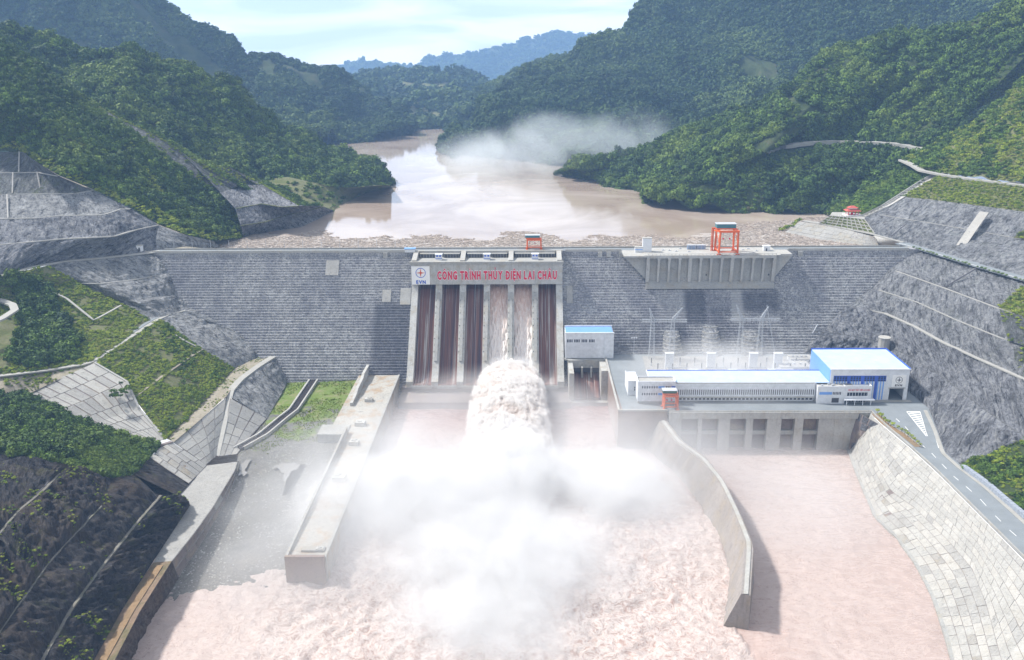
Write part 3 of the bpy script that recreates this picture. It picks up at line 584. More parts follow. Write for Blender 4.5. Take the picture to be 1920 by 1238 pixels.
FLr = [Lz(-45, (-160, 730, -44), (-60, 736), (0, 742, -47), (45, 742, -50), (115, 774, -56.5), (172, 799, -63.5), (282, 832, -71.3), (300, 838, -71.3)),
       [d0[8]+np.array([-30, 0, 0]), d0[8], d0[7], d0[6], d0[5], d0[4], d0[3], gz(251, 891, -65.5), gz(281, 858, -71)]]
FLr[1] = FLr[1][:7]+[gz(251, 891, -65.5), gz(281, 858, -71)]
P = strip('hillside', FLr, M['forest_floor'], 1.5, amp=1.0, seed=93, rib=(20, 20), fine=7)
lawn = inpoly([(112, 866), (215, 815), (290, 852), (235, 900), (150, 885)])
scatter('woods', P, 'dark', 1.7, 1.6, 3.6, mask=lambda p, u, v: ~lawn(*px_of(p)), label='dark green bushes between the apron and the lower cut slopes')
scatter('scrub', P, 'mid', 1.0, .7, 1.5, mask=lambda p, u, v: lawn(*px_of(p)), label='bright green vines on the small slope above the dark cuts')
strip('rock_slope', [[d0[2], gz(251, 891, -65.5)], [d0[3], gz(209, 897, -57)]][::-1], M['rock_dark'], 1, amp=.1)
strip('rock_slope', [[d0[7], d0[6], d0[5], d0[4], d0[3], d0[2], d0[1], d0[0]], [gz(0, 868, -41.5), gz(29, 862, -43.5), gz(112, 876, -50), gz(128, 884, -52), gz(209, 906, -60), gz(251, 922, -66), gz(299, 936, -71), gz(330, 936, -80)]], M['rock_dark'], 1, amp=.4)
strip('rock_slope', [[gz(250, 888, -66), gz(200, 894, -58), gz(150, 872, -51), gz(112, 866, -49), gz(20, 852, -43), gz(-60, 848, -41)], [gz(300, 934, -71), gz(240, 915, -64), gz(200, 902, -59), gz(112, 880, -51), gz(20, 866, -45), gz(-60, 872, -43)]], M['rock_dark'], 1, amp=.5, seed=7)
strip('rock_slope', [[gz(240, 882, -66), gz(285, 862, -71.5)], [gz(320, 936, -84), gz(360, 912, -84)]], M['rock_dark'], 1, amp=.3)
D1 = [gz(128, 882, -49.5), gz(112, 886, -48), gz(80, 920, -47), (gz(32, 959, -46)), gz(0, 997, -46), gz(-120, 1130, -45)]
D2 = [gz(209, 899, -57.5), gz(190, 949, -58), gz(135, 1007, -58.5), gz(96, 1049, -59), gz(30, 1140, -59), gz(-100, 1330, -59)]
D3 = [gz(300, 929, -68), gz(251, 985, -68.5), gz(202, 1046, -69), gz(129, 1145, -69.5), gz(77, 1238, -70), gz(20, 1350, -70)]
D4 = [gz(335, 931, -82), gz(356, 948, -82), gz(320, 1003, -82), gz(286, 1055, -82), gz(230, 1142, -82), gz(175, 1240, -82), gz(110, 1370, -82)]
D0 = [gz(115, 871, -48), gz(60, 862, -44), gz(29, 858, -42), gz(0, 866, -40), gz(-120, 950, -36)]
for i, (a, b) in enumerate(((D0, D1), (D1, D2), (D2, D3), (D3, D4))):
    P = strip('rock_slope', [a, b], M['rock_dark'], .9, amp=(2.0, 4.2, 3.4, 3.6)[i], seed=95+i, rib=(7, 26), taper=4, relief=relief(24, 2.6, 95+i), fcr=.55)
    scatter('scrub', P, 'yellow', 1.5, .3, .9, mask=nmask(7, .30, 5+i), label='sparse weeds on the dark cut slopes')
for Dk, w in ((D1, 2.0), (D3, 2.2), (D2[1:], .9)):
    ribbon('bench', Dk, w, M.setdefault('ledge_dirt', ground_mat('ledge_dirt', (0.13, 0.12, 0.10), (0.20, 0.19, 0.165), (0.10, 0.11, 0.06))), .8, .2); ribbon('drain', [q+np.array([-1.0, 0, .1]) for q in Dk], .7, M['darksteel'], .4, .3)
TR = [Lz(-82, (444, 866, -85), (440, 882, -82.5), (411, 930), (402, 946), (365, 998), (322, 1052))]
TL = [gz(388, 873, -84), gz(355, 907, -82), gz(335, 930, -82), gz(356, 948, -82), gz(320, 1003, -82), gz(287, 1055, -82)]
strip('path', [TL, TR[0]], M['slab_b'], 2, amp=.12)
WB = [gz(448, 864, -88.5), gz(440, 900, -90), gz(423, 942, -91), gz(408, 968, -91.5), gz(372, 1028, -92.5), gz(334, 1083, -94)]
apron('retaining_wall', 'low pale concrete retaining wall between the terrace path and the gravel bed', 'retaining wall', [TR[0], WB], 9, 2, SL, seed=8)
strip('path', [[gz(287, 1055, -82), gz(230, 1142, -82), gz(175, 1240, -82), gz(110, 1370, -82)], [gz(322, 1052, -82), gz(262, 1147, -82), gz(215, 1238, -82), gz(160, 1350, -82)]], M['soil'], 1.5, amp=.25)
M['ochre'] = ground_mat('ochre_mud', (0.22, 0.155, 0.09), (0.27, 0.18, 0.10), (0.22, 0.185, 0.13))
ribbon('ditch', [gz(300, 1060, -81.7), gz(245, 1145, -81.7), gz(192, 1240, -81.7), gz(135, 1365, -81.7)], 3.0, M['ochre'], .2, .1)
P = strip('rock_slope', [[gz(322, 1052, -82), gz(262, 1147, -82), gz(215, 1238, -82), gz(160, 1350, -82)], [gz(336, 1083, -95), gz(300, 1142, -97.6), gz(270, 1200, -98.6), gz(254, 1240, -99), gz(225, 1330, -99.5)]],
      rock('brown_cut_rock', (0.17, 0.135, 0.115), dark=(0.06, 0.05, 0.045), light=(.3, .27, .24), dk=.4, lt=.25, brown=.5), .9, amp=1.6, seed=101, rib=(5, 20))

# river bed on the left, dry gravel with grass towards the dam
M['bed_mix'], nt, b_, o_ = new_mat('river_bed')
v_ = coord(nt, 'World'); sx_ = nt.nodes.new('ShaderNodeSeparateXYZ'); nt.links.new(v_, sx_.inputs[0])
n_ = nz(nt, v_, .045, 7, .7, .5); f_ = nz(nt, v_, .9, 6, .8)
gr = math_(nt, 'ADD', math_(nt, 'MULTIPLY', math_(nt, 'ADD', sx_.outputs['Y'], 185.0), 1/70), math_(nt, 'MULTIPLY', math_(nt, 'SUBTRACT', n_, .5), 5.0))
grass_c = ramp(nt, nz(nt, v_, .12, 6, .7), (.35, (.20, .19, .10)), (.5, (.12, .17, .035)), (.7, (.09, .14, .025)))
grav = ramp(nt, n_, (.34, (.09, .09, .085)), (.46, (.18, .175, .16)), (.55, (.13, .125, .11)), (.66, (.21, .195, .165)))
grav = mix(nt, ramp(nt, f_, (.38, .9), (.56, 0.0)), grav, (.07, .07, .072))
_in(nt, b_.inputs['Base Color'], mix(nt, ramp(nt, gr, (.35, 0.0), (.65, 1.0)), grav, grass_c)); bump(nt, b_, f_, .6, .6)
BL = [fc(540, 715)+np.array([-4, 0, -1]), gz(500, 788, -88.3), gz(446, 853, -89.3), gz(439, 902, -90.3), gz(407, 970, -91.8), gz(334, 1085, -94.6), gz(298, 1147, -98), gz(270, 1210, -101)]
BR = [np.array([-118.5, -66, -86]), np.array([-118.5, -100, -86.3]), np.array([-118.5, -150, -87.3]), np.array([-118.5, -200, -89]), np.array([-118.5, -250, -91]), np.array([-118.5, -295, -94.5]), np.array([-118.5, -325, -98.2]), np.array([-118.5, -370, -103])]
P = strip('riverbed', [BL, BR], M['bed_mix'], 1.5, amp=.5, seed=103, rib=(30, 30), fine=9, edges=False, taper=3)
scatter('grass', P, 'tuft', .9, .25, .6, mask=lambda p, u, v: (p[:, 1] > -180+50*fbm(p[:, 0]/15, p[:, 1]/15, 3)) & (fbm(p[:, 0]/10, p[:, 1]/10, 8, 4) > -.1), label='short grass on the river bed at the foot of the dam')
M['stone'] = plain('stone', (.30, .295, .285), .9, .3, .2)
def stones(name, P, n, smin, smax, mask, label):
    me = []
    for s in range(3):
        g = random.Random(s); bm = bmesh.new(); bmesh.ops.create_icosphere(bm, subdivisions=1, radius=.5)
        for v in bm.verts: v.co *= g.uniform(.7, 1.15); v.co.z *= .7
        m_ = bpy.data.meshes.new('stone'); bm.to_mesh(m_); bm.free(); m_.materials.append(M['stone']); me.append(bpy.data.objects.new('prototype_stone', m_))
    PROTO['stone'] = me
    scatter(name, P, 'stone', n, smin, smax, mask=mask, label=label, sink=.2)
stones('stones', P, 1.7, .3, 1.1, lambda p, u, v: (p[:, 1] < -175) & (fbm(p[:, 0]/14, p[:, 1]/14, 4, 3) > -.25), 'grey cobbles on the dry gravel bed')
M['puddle'], nt, b_, o_ = new_mat('puddle_water'); b_.inputs['Base Color'].default_value = (.20, .19, .175, 1); b_.inputs['Roughness'].default_value = .15; b_.inputs['Specular IOR Level'].default_value = 1.0
def blob(name, pts, z, mat, kind='structure', up=0):
    c = [gz(x, y, z) for x, y in pts]; n = len(c); Q = []
    for i in range(n):
        a, b2 = c[i], c[(i+1) % n]
        for k in range(4): q = a+(b2-a)*k/4; Q.append(q+np.array([RNG.normal(0, .8), RNG.normal(0, 1.3), up]))
    o = mesh_obj(name, Q, [tuple(range(len(Q)))[::-1]], mat); o['kind'] = kind; return o
blob('water', [(508, 876), (530, 870), (572, 868), (560, 880), (545, 885), (540, 905), (537, 928), (533, 928), (534, 900), (528, 885)], -88.2, M['puddle'])
blob('water', [(452, 868), (470, 862), (462, 880), (458, 895), (450, 890), (447, 878)], -88.4, M['puddle'])
# drain channel in the grass
M['channel'] = plain('dark_channel_water', (.035, .03, .03), .15, .3)
ch = [np.array([-165.5, -67, -85.9]), np.array([-166, -125, -86.4]), np.array([-170, -138, -87]), np.array([-176, -165, -87.4]), np.array([-186, -185, -88])]
t = thing('drain_channel', 'straight concrete drain channel with dark water running from the dam foot through the grass', 'drain channel', tuple(ch[0]))
loc = lambda L, dx, dz=0: [np.array(q)-ch[0]+np.array([dx, 0, dz]) for q in L]
ribbon('channel_bottom', loc(ch, 0, .1), 5.0, M['channel'], .3, .1, kind=None, parent=t)
for dx in (-3.1, 3.1): ribbon('channel_wall', loc(ch, dx, 1.2), 1.1, M['conc_light'], 2.2, .0, kind=None, parent=t)

# ------------------------------------------------------------------ right bank
R1P = strip('hill', [Lz(-9, (1040, 330), (1083, 332), (1120, 339), (1128, 353), (1200, 361), (1212, 389), (1300, 399), (1400, 403), (1500, 403), (1552, 402)),
    [gz(1062, 320, 3), gz(1085, 322, 4), gz(1125, 322, 6), gz(1150, 310, 12), gz(1200, 300, 22), gz(1270, 290, 32), gz(1380, 294, 44), gz(1435, 290, 47), gz(1470, 280, 48), gz(1510, 273, 49), gz(1580, 271, 50), gz(1650, 273, 50), gz(1700, 279, 50), gz(1742, 288, 50)],
    [gy(1085, 318, 460), gy(1130, 315, 460), gy(1160, 303, 470), gy(1200, 298, 480), gy(1237, 284, 480), gy(1294, 258, 480), gy(1350, 239, 490), gy(1395, 220, 500), gy(1425, 202, 500), gy(1462, 176, 510), gy(1492, 150, 520), gy(1530, 110, 520), gy(1575, 98, 500), gy(1631, 83, 480), gy(1699, 76, 450), gy(1744, 76, 430), gy(1800, 70, 400), gy(1856, 50, 380), gy(1920, 14, 360), gy(2150, -120, 300)]],
    M['forest_floor'], 3.6, amp=2, back=(60, 160, -110), seed=111, rib=(30, 90), fine=12, relief=relief(60, 16, 71), taper=12, edge0=False)
scars = [inpoly(p) for p in ([(1385, 285), (1470, 245), (1500, 222), (1480, 255), (1440, 288)], [(1475, 170), (1500, 190), (1560, 215), (1545, 225), (1500, 215), (1470, 195)], [(1530, 140), (1550, 140), (1556, 160), (1540, 165)])]
rd = inpoly([(1420, 297), (1440, 284), (1480, 272), (1530, 267), (1660, 268), (1745, 282), (1745, 292), (1650, 279), (1530, 279), (1480, 286), (1440, 297)])
def r1m(p, u, v):
    x, y = px_of(p); x = x+8*fbm(p[:, 0]/12, p[:, 1]/12, 2); k = ~rd(x, y)
    for s in scars: k &= ~s(x, y)
    return k
scatter('forest', R1P, 'dark', 3.7, 3.0, 7.0, mask=lambda p, u, v: r1m(p, u, v) & (fbm(p[:, 0]/30, p[:, 1]/30, 12, 4) > -.30), label='dark green forest on the near right hill above the lake')
scatter('scrub', R1P, 'mid', 3.4, 1.2, 3.0, mask=lambda p, u, v: r1m(p, u, v) & (fbm(p[:, 0]/30, p[:, 1]/30, 12, 4) < -.22), label='low scrub in the clearings of the near right hill')
for pl, z0, Y in (([(1385, 287), (1400, 272), (1440, 252), (1482, 240), (1470, 262), (1440, 284)], 0, 430), ([(1478, 172), (1500, 188), (1530, 200), (1552, 222), (1525, 218), (1495, 205)], 0, 505), ([(1532, 142), (1549, 143), (1553, 162), (1540, 160)], 0, 505)):
    pass
def drape(P, line, up):
    V = P.reshape(-1, 3); out_ = []
    for q in resample(line, 40):
        x, y = px_of(q[None]); X, Y = px_of(V[P.shape[1]:]); i = np.argmin(np.hypot(X-x, Y-y)+np.abs(V[P.shape[1]:, 1]-q[1])*.02)+P.shape[1]; out_.append(V[i]+[0, 0, up])
    o_ = np.array(out_); k_ = np.ones(5)/5; pad = np.pad(o_, ((2, 2), (0, 0)), 'edge'); return [np.array([np.convolve(pad[:, j], k_, 'valid')[i] for j in range(3)]) for i in range(len(o_))]
ribbon('road', drape(R1P, Lz(48, (1425, 293, 47), (1445, 286, 47.5), (1470, 280, 48), (1510, 273, 49), (1580, 271, 50), (1650, 273, 50), (1700, 279, 50), (1742, 288, 50)), 2.0), 9, M['road_pale'], 4, 2.2)
# concrete stair strip and grass slopes near the pavilion
SA = [gz(1545, 403, -9), gz(1590, 402, 7), gz(1622, 404, 10), gz(1660, 385, 20), gz(1688, 368, 28), gz(1735, 338, 40), gz(1762, 325, 46.5)]
SB = [gz(1540, 401, -9), gz(1560, 389, 0), gz(1600, 371, 15), gz(1640, 352, 26), gz(1700, 310, 45), gz(1712, 306, 49)]
P = strip('hillside', [SA, SB], M['grass'], 1.6, amp=.8, seed=113, rib=(15, 15), fine=6)
scatter('woods', P, 'mid', 1.8, 1.2, 3.0, label='green scrub on the hillside behind the pavilion')
P = strip('hillside', [SB, [q+np.array([10, 60, -25]) for q in SB]], M['forest_floor'], 4, amp=1)
scatter('woods', P, 'dark', 3.2, 2.4, 5, label='dark bushes behind the pavilion hillside')
t = thing('stair_strip', 'pale concrete stairway strip climbing from the pavilion to the upper right road', 'stairway', tuple(SA[2]))
q = [gz(1621, 407, 9.5), gz(1662, 387, 20), gz(1690, 369, 28), gz(1737, 339, 40), gz(1764, 324, 46.5)]
o0 = np.array(t.location); ribbon('stair_slab', [a-o0 for a in q], 8, M['conc_light'], 1.0, .6, kind=None, parent=t)
for dx in (-4.3, 4.3): ribbon('stair_wall', [a-o0+np.array([dx, 0, .5]) for a in q], .7, M['conc'], 1.4, .6, kind=None, parent=t)
for k in range(26):
    f = k/25*3.999; i = int(f); c = q[i]*(1-(f-i))+q[i+1]*(f-i)-o0
    B('step', M['conc_light'], t, c[0]-3.7, c[0]+3.7, c[1]-.7, c[1]+.7, c[2]+.4, c[2]+1.1)
UR = [gz(1690, 300, 50), gz(1712, 310, 49.5), gz(1728, 320, 48), gz(1762, 327, 46.5), gz(1830, 337, 46), gz(1920, 348, 46), gz(2080, 368, 46)]
ribbon('road', UR, 6, M['road_pale'], 1.5, .5)
RT = [gz(1690, 369, 28), gz(1750, 375, 29), gz(1830, 385, 30), gz(1920, 397, 30), gz(2080, 418, 30)]
P = strip('grass_slope', [RT, [gz(1762, 328, 46), gz(1830, 338, 45.7), gz(1920, 349, 45.7), gz(2080, 369, 45.7)]], M['grass'], 1.5, amp=.6, seed=115, fine=5)
scatter('grass', P, 'yellow', 1.15, .6, 1.5, label='yellow green grass between the upper right road and the rock benches')
GR3 = [gz(1690, 299, 50), gz(1712, 308, 49.5), gz(1728, 318, 48), gz(1762, 324, 46.5), gz(1830, 335, 46), gz(1920, 346, 46), gz(2080, 366, 46)]
GRm = [gy(1715, 296, 215), gy(1745, 290, 190), gy(1790, 285, 160), gy(1850, 275, 125), gy(1920, 262, 90), gy(2080, 240, 60)]
GRt = [gy(1728, 290, 250), gy(1745, 280, 240), gy(1785, 252, 220), gy(1850, 212, 190), gy(1920, 155, 160), gy(2080, 60, 120)]
P = strip('hillside', [GR3, GRm, GRt], M['grass'], 2.2, amp=1.4, back=(30, 90, -60), seed=117, rib=(14, 50), fine=8, relief=relief(30, 4, 81), taper=8, edge0=False)
scatter('scrub', P, 'yellow', 1.7, 1.0, 2.4, mask=nmask(25, -.1, 6), label='yellow green scrub on the steep slope above the upper right road')
scatter('woods', P, 'mid', 2.6, 1.6, 3.6, mask=nmask(25, -.02, 6, True), label='green bushes on the steep slope above the upper right road')
# rock benches above the crest road
RA0 = Lz(-.4, (1640, 440), (1695, 455), (1720, 462), (1760, 474), (1840, 498), (1920, 521), (2080, 566)); RA1 = Lz(14, (1620, 408, 10), (1650, 403), (1738, 417), (1831, 433), (1920, 449), (2080, 478))
strip('rock_slope', [RA0, RA1], M['rock_right'], 1.1, amp=.9, seed=121); strip('rock_slope', [RA1, [gz(1642, 400, 14)]+RT], M['rock_right'], 1.1, amp=.9, seed=122)
ribbon('bench', RA1[1:], 1.2, M['road_pale'], .4)
for a, b, w in ((gz(1800, 465, 4), gz(1845, 400, 27), 7),):
    t = thing('chute', 'rough pale concrete run-off chute down the upper right rock slope', 'chute', tuple(a)); ribbon('chute_slab', [np.zeros(3), (a+b)/2-a+np.array([0, 0, .5]), b-a], w, M['slab_c'], .6, 1.1, kind=None, parent=t)
for a, b in ((gz(1705, 405, 18), gz(1722, 388, 26)), (gz(1670, 445, 2), gz(1700, 420, 13)), (gz(1835, 483, 1), gz(1895, 446, 13))): ribbon('drain', [a, b], 1.1, M['darksteel'], .4, .7)
P = strip('grass_slope', [[gz(1900, 446, 14.5), gz(1940, 450, 15), gz(2080, 470, 15)], [gz(1912, 436, 19), gz(1940, 432, 21), gz(2080, 440, 24)]], M['grass'], 2, amp=.3)
scatter('grass', P, 'yellow', 1.1, .6, 1.5, label='grass patch on the bench at the right edge')
t = strip('grass_slope', [Lz(0, (1535, 420), (1590, 429), (1640, 439)), [gz(1556, 405, 8.5), gz(1590, 408, 9.5), gz(1621, 412, 10)]], M['grass'], 1.4, amp=.2)
scatter('grass', t, 'yellow', 1.5, .4, .9, label='grass in the grid beams below the pavilion')
t = thing('grid_beams', 'pale concrete grid beams on the slope below the red pavilion', 'slope grid', tuple(gz(1590, 430, 0)))
o0 = np.array(t.location); a = resample(Lz(0, (1535, 420), (1590, 429), (1640, 439)), 11)-o0; b = resample([gz(1556, 405, 8.5), gz(1590, 408, 9.5), gz(1621, 412, 10)], 11)-o0
for i in range(11): MB().bar(a[i]+[0, 0, .3], b[i]+[0, 0, .3], .7).obj('beam', M['conc_light'], t)
for f in (0, .25, .5, .75, 1):
    mb = MB(); pts = a*(1-f)+b*f+[0, 0, .35]
    for p0, p1 in zip(pts, pts[1:]): mb.bar(p0, p1, .7)
    mb.obj('beam', M['conc_light'], t)
strip('ground', [[gz(1556, 405, 8.6), gz(1590, 408, 9.6), gz(1621, 412, 10.1)], [gz(1560, 398, 9), gz(1590, 398, 10), gz(1624, 402, 10.2)]], M['road_pale'], 3, amp=0)
BRr = Lz(0, (1508, 414), (1535, 418.5), (1590, 429), (1640, 439), (1700, 455))
ribbon('road', BRr, 6, M['road_pale'], .6, .15)
apron('revetment', 'grey block revetment on the lake side of the right crest road', 'revetment', [Lz(0, (1500, 416), (1535, 421), (1590, 432), (1640, 444)), Lz(-8.5, (1470, 437), (1540, 452), (1590, 458), (1650, 465))], 14, 4, ['slab_b', 'slab_d'], seed=12, gap=.1, off=.05)
strip('riverbank', [Lz(0, (1640, 442), (1670, 450), (1700, 458)), Lz(-8.5, (1600, 458), (1660, 464), (1700, 464))], M['slab_c'], 2, amp=.2)
mb = [gz(1462, 434, -8.5), gz(1475, 428, -5), gz(1500, 416, -.5)]
scatter_pts('scrub', [mb[0]*(1-f)+mb[2]*f+np.array([RNG.normal(0, 1), RNG.normal(0, 2), .3]) for f in RNG.random(40)], 'yellow', 1.2, 2.8, label='bushes at the tip of the lake revetment')
CR = Lz(0, (1690, 455), (1720, 462), (1760, 474), (1840, 498), (1920, 521), (2080, 566))
ribbon('crest_approach_road', CR, 13, M['asphalt'], .8, .15); ribbon('road_edge_line', [q+np.array([-3.6, -3.6, .1]) for q in CR], .35, M['paint'], .1, .1)
ribbon('pavement', [q+np.array([5.6, 4.6, .15]) for q in CR], 2.5, M['road_pale'], .3, .15)
# rock benches below the crest road, down to the yard
RB = [[fc(1703, 468)+np.array([8, 0, 0])]+Lz(-.4, (1720, 462), (1760, 474), (1840, 498), (1920, 521), (2080, 566)),
      [fc(1668, 505)]+Lz(-13, (1680, 508), (1773, 541), (1872, 578), (1920, 594), (2080, 650)),
      [fc(1636, 541)]+Lz(-26, (1648, 544), (1721, 567), (1791, 599), (1878, 634), (1920, 647), (2080, 705)),
      [fc(1586, 572)]+Lz(-39, (1663, 588), (1715, 611), (1773, 643), (1843, 675), (1920, 709), (2080, 790)),
      [fc(1538, 622)]+Lz(-55, (1600, 630), (1640, 638), (1674, 652), (1704, 667), (1773, 711), (1837, 760), (1872, 786), (1920, 818), (2080, 930)),
      [fc(1500, 665)]+Lz(-70, (1600, 668), (1660, 690), (1701, 733), (1741, 765), (1756, 803), (1773, 849), (1803, 873), (1850, 855, -64), (1920, 823, -56.3), (2080, 935, -55.5))]
for i in range(5):
    P = strip('rock_slope', [RB[i], RB[i+1]], M['rock_right'] if i < 3 else M['rock_blue'], 1.0, amp=(1.3, 1.5, 2.1, 2.6, 3.0)[i], seed=131+i, rib=(8, 30), taper=4)
    if i == 2: rbp = P
for i in (1, 2, 4): ribbon('bench', RB[i][1:] if i != 4 else RB[i], 1.1, M['road_pale'] if i != 4 else M['rock_pale'], .6, .25)
for i in (1, 2): ribbon('drain', [q+np.array([.8, .8, .2]) for q in RB[i][1:]], .8, M['darksteel'], .4, .3)
for a, b in ((gz(1773, 539, -12.5), gz(1830, 505, -.5)), (gz(1655, 545, -25.5), gz(1700, 516, -14)), (gz(1690, 590, -38), gz(1725, 568, -26)), (gz(1632, 636, -54), gz(1640, 600, -41))): ribbon('drain', [a, b], 1.0, M['darksteel'], .5, .8)
ribbon('road', [gz(1598, 573, -39.3), gz(1630, 580, -39)]+Lz(-39, (1663, 588), (1715, 611), (1773, 643), (1843, 675), (1920, 709), (2080, 790)), 4.5, M['road_pale'], .8, .3)
strip('ground', [[gz(1596, 572, -39), gz(1612, 574, -39)], [gz(1600, 577, -39), gz(1640, 583, -39)]], M['road_pale'], 2, amp=0)
# grass at the far right between the benches
for pl in ([(1872, 578, -13), (1920, 594, -13), (2080, 650, -13)], ), :
    pass
P = strip('grass_slope', [Lz(-12.6, (1873, 577), (1920, 594), (2080, 650)), [gz(1915, 537, -1), gz(1960, 545, -1), gz(2080, 580, -1)]], M['grass'], 1.5, amp=.5)
scatter('grass', P, 'yellow', 1.1, .7, 1.7, label='yellow green scrub at the right edge below the crest road')
P = strip('grass_slope', [Lz(-25.6, (1890, 639), (1920, 648), (2080, 706)), Lz(-12.6, (1873, 579), (1920, 595), (2080, 651))], M['rock_grid'], 1.5, amp=.5)
scatter('grass', P, 'yellow', 1.5, .6, 1.5, mask=nmask(7, -.1, 9), label='scrub on the second right bench')
P = strip('grass_slope', [Lz(-38.6, (1905, 700), (1920, 707), (2080, 788)), Lz(-26, (1900, 650), (1920, 654), (2080, 708))], M['rock_grid'], 1.5, amp=.5)
scatter('grass', P, 'yellow', 1.5, .6, 1.5, mask=nmask(7, -.1, 10), label='scrub on the third right bench')
P = strip('grass_slope', [Lz(-70.1, (1803, 875), (1850, 908), (1920, 966), (2080, 1100)), [gz(1806, 871, -69), gz(1850, 853, -63), gz(1920, 821, -56), gz(2080, 933, -55)]], M['forest_floor'], 1.3, amp=.8, seed=141)
scatter('grass', P, 'yellow', 1.1, .6, 1.5, mask=nmask(14, -.1, 11), label='yellow green grass on the slope beside the lower right road')
scatter('scrub', P, 'mid', 1.6, 1.0, 2.4, mask=nmask(14, .0, 12), label='green bushes on the slope beside the lower right road')

# yard platform, its roads and the bank below it
W_Z = -97.
yard = [(58.0, -58), (60.2, -166.4), (219.5, -166.4)] + [tuple(gz(x, y, -70)[:2]) for x, y in ((1660, 798), (1700, 833), (1750, 878), (1800, 928), (1860, 988), (1920, 1048), (2080, 1210), (2090, 1060), (1950, 950), (1870, 895), (1820, 868), (1800, 845), (1776, 800), (1760, 760), (1720, 722), (1672, 676))] + [(236, -50), (68, -50)]
mb = MB().prism_z(yard, -72, -70.0); o = mb.obj('ground', M['asphalt']); o['kind'] = 'structure'
TOP = Lz(-70.1, (1631, 772), (1660, 799), (1700, 834), (1750, 879), (1800, 929), (1860, 989), (1920, 1049), (2080, 1211))
MID = Lz(-84, (1622, 800, -79), (1636, 859), (1671, 921), (1716, 953), (1778, 1014), (1823, 1066), (1849, 1131), (1878, 1238), (1925, 1370))
BOT = Lz(-96, (1592, 840), (1606, 880), (1625, 925), (1645, 971), (1685, 1008), (1722, 1060), (1752, 1118), (1777, 1190), (1789, 1238), (1830, 1370))
M['slab_old'] = concrete('old_slab', (0.30, 0.29, 0.27), .8, 1.6, warm=(.29, .25, .18))
apron('revetment', 'tall pale concrete slab revetment between the right road and the tailwater', 'revetment', [TOP, MID], 36, 8, ['slab_a', 'slab_c', 'slab_a', 'slab_a', 'slab_c', 'slab_b'], seed=21, gap=.09, off=.05)
apron('revetment', 'lower stained concrete slab revetment at the water on the right bank', 'revetment', [MID, BOT], 36, 5, ['slab_b', 'slab_a', 'slab_c', 'slab_a', 'slab_old'], seed=22, gap=.1, off=.05)
ribbon('ledge', BOT, 3.0, M['conc'], 2.5, .3)
strip('riverbank', [BOT, [q+np.array([-8, 0, -8]) for q in BOT]], M['conc_dark'], 3, amp=.3)

# ------------------------------------------------------------------ water
M['lake'], nt, b_, o_ = new_mat('lake_water')
v_ = coord(nt, 'World'); sp = nt.nodes.new('ShaderNodeSeparateXYZ'); nt.links.new(v_, sp.inputs[0])
w1 = nz(nt, coord(nt, 'World', (.05, .12, 1)), 1.0, 6, .65, .6); deb = nz(nt, v_, .02, 6, .6, .6); fd = nz(nt, v_, .45, 6, .85)
edge = math_(nt, 'SUBTRACT', math_(nt, 'ADD', math_(nt, 'MULTIPLY', math_(nt, 'SUBTRACT', deb, .5), 110.0), math_(nt, 'ADD', math_(nt, 'MULTIPLY', math_(nt, 'MAXIMUM', math_(nt, 'SUBTRACT', sp.outputs['X'], 140.0), 0.0), 0.75), 92.0)), sp.outputs['Y'])
edge = math_(nt, 'ADD', edge, math_(nt, 'MULTIPLY', math_(nt, 'MAXIMUM', math_(nt, 'SUBTRACT', -150.0, sp.outputs['X']), 0.0), 0.3))
dm = ramp(nt, math_(nt, 'MULTIPLY', edge, 1/14.0), (0.0, 0.0), (1.0, 1.0))
mud = mix(nt, ramp(nt, nz(nt, v_, .008, 5, .6, .8), (.4, 0.0), (.6, 1.0)), (.32, .25, .20), (.45, .38, .325))
junk = ramp(nt, fd, (.36, (.10, .085, .075)), (.48, (.30, .26, .23)), (.58, (.45, .42, .39)), (.66, (.62, .60, .58)))
_in(nt, b_.inputs['Base Color'], mix(nt, dm, mud, junk))
_in(nt, b_.inputs['Roughness'], math_(nt, 'ADD', math_(nt, 'MULTIPLY', dm, .6), .06)); b_.inputs['Specular IOR Level'].default_value = 1.0; b_.inputs['IOR'].default_value = 1.36
bump(nt, b_, math_(nt, 'ADD', w1, math_(nt, 'MULTIPLY', math_(nt, 'MULTIPLY', fd, dm), 4.0)), .12, .4)
def grid(name, x0, x1, y0, y1, nx, ny, zf, mat, kind='structure'):
    X, Y = np.meshgrid(np.linspace(x0, x1, nx), np.linspace(y0, y1, ny)); Z = zf(X, Y)*np.ones_like(X)
    idx = np.arange(nx*ny).reshape(ny, nx); Q = np.stack([idx[:-1, :-1], idx[:-1, 1:], idx[1:, 1:], idx[1:, :-1]], -1).reshape(-1, 4)
    o = mesh_obj(name, np.stack([X, Y, Z], -1).reshape(-1, 3), np.ascontiguousarray(Q), mat, smooth=True); o['kind'] = kind; return o
grid('reservoir', -900, 1100, 9, 1700, 40, 40, lambda X, Y: -8.0, M['lake'])
n = 52000; X = RNG.uniform(-290, 420, n); Y = RNG.uniform(12, 250, n)
lim = 92+np.maximum(X-140, 0)*.75+np.maximum(-150-X, 0)*.3+fbm(X/40, Y/40, 5, 4)*45; k = (Y < lim)
scatter_pts('driftwood', np.stack([X[k], Y[k], np.full(k.sum(), -7.95)], 1), 'chips', .45, 1.5, label='raft of floating driftwood and debris behind the dam', tilt=.05)

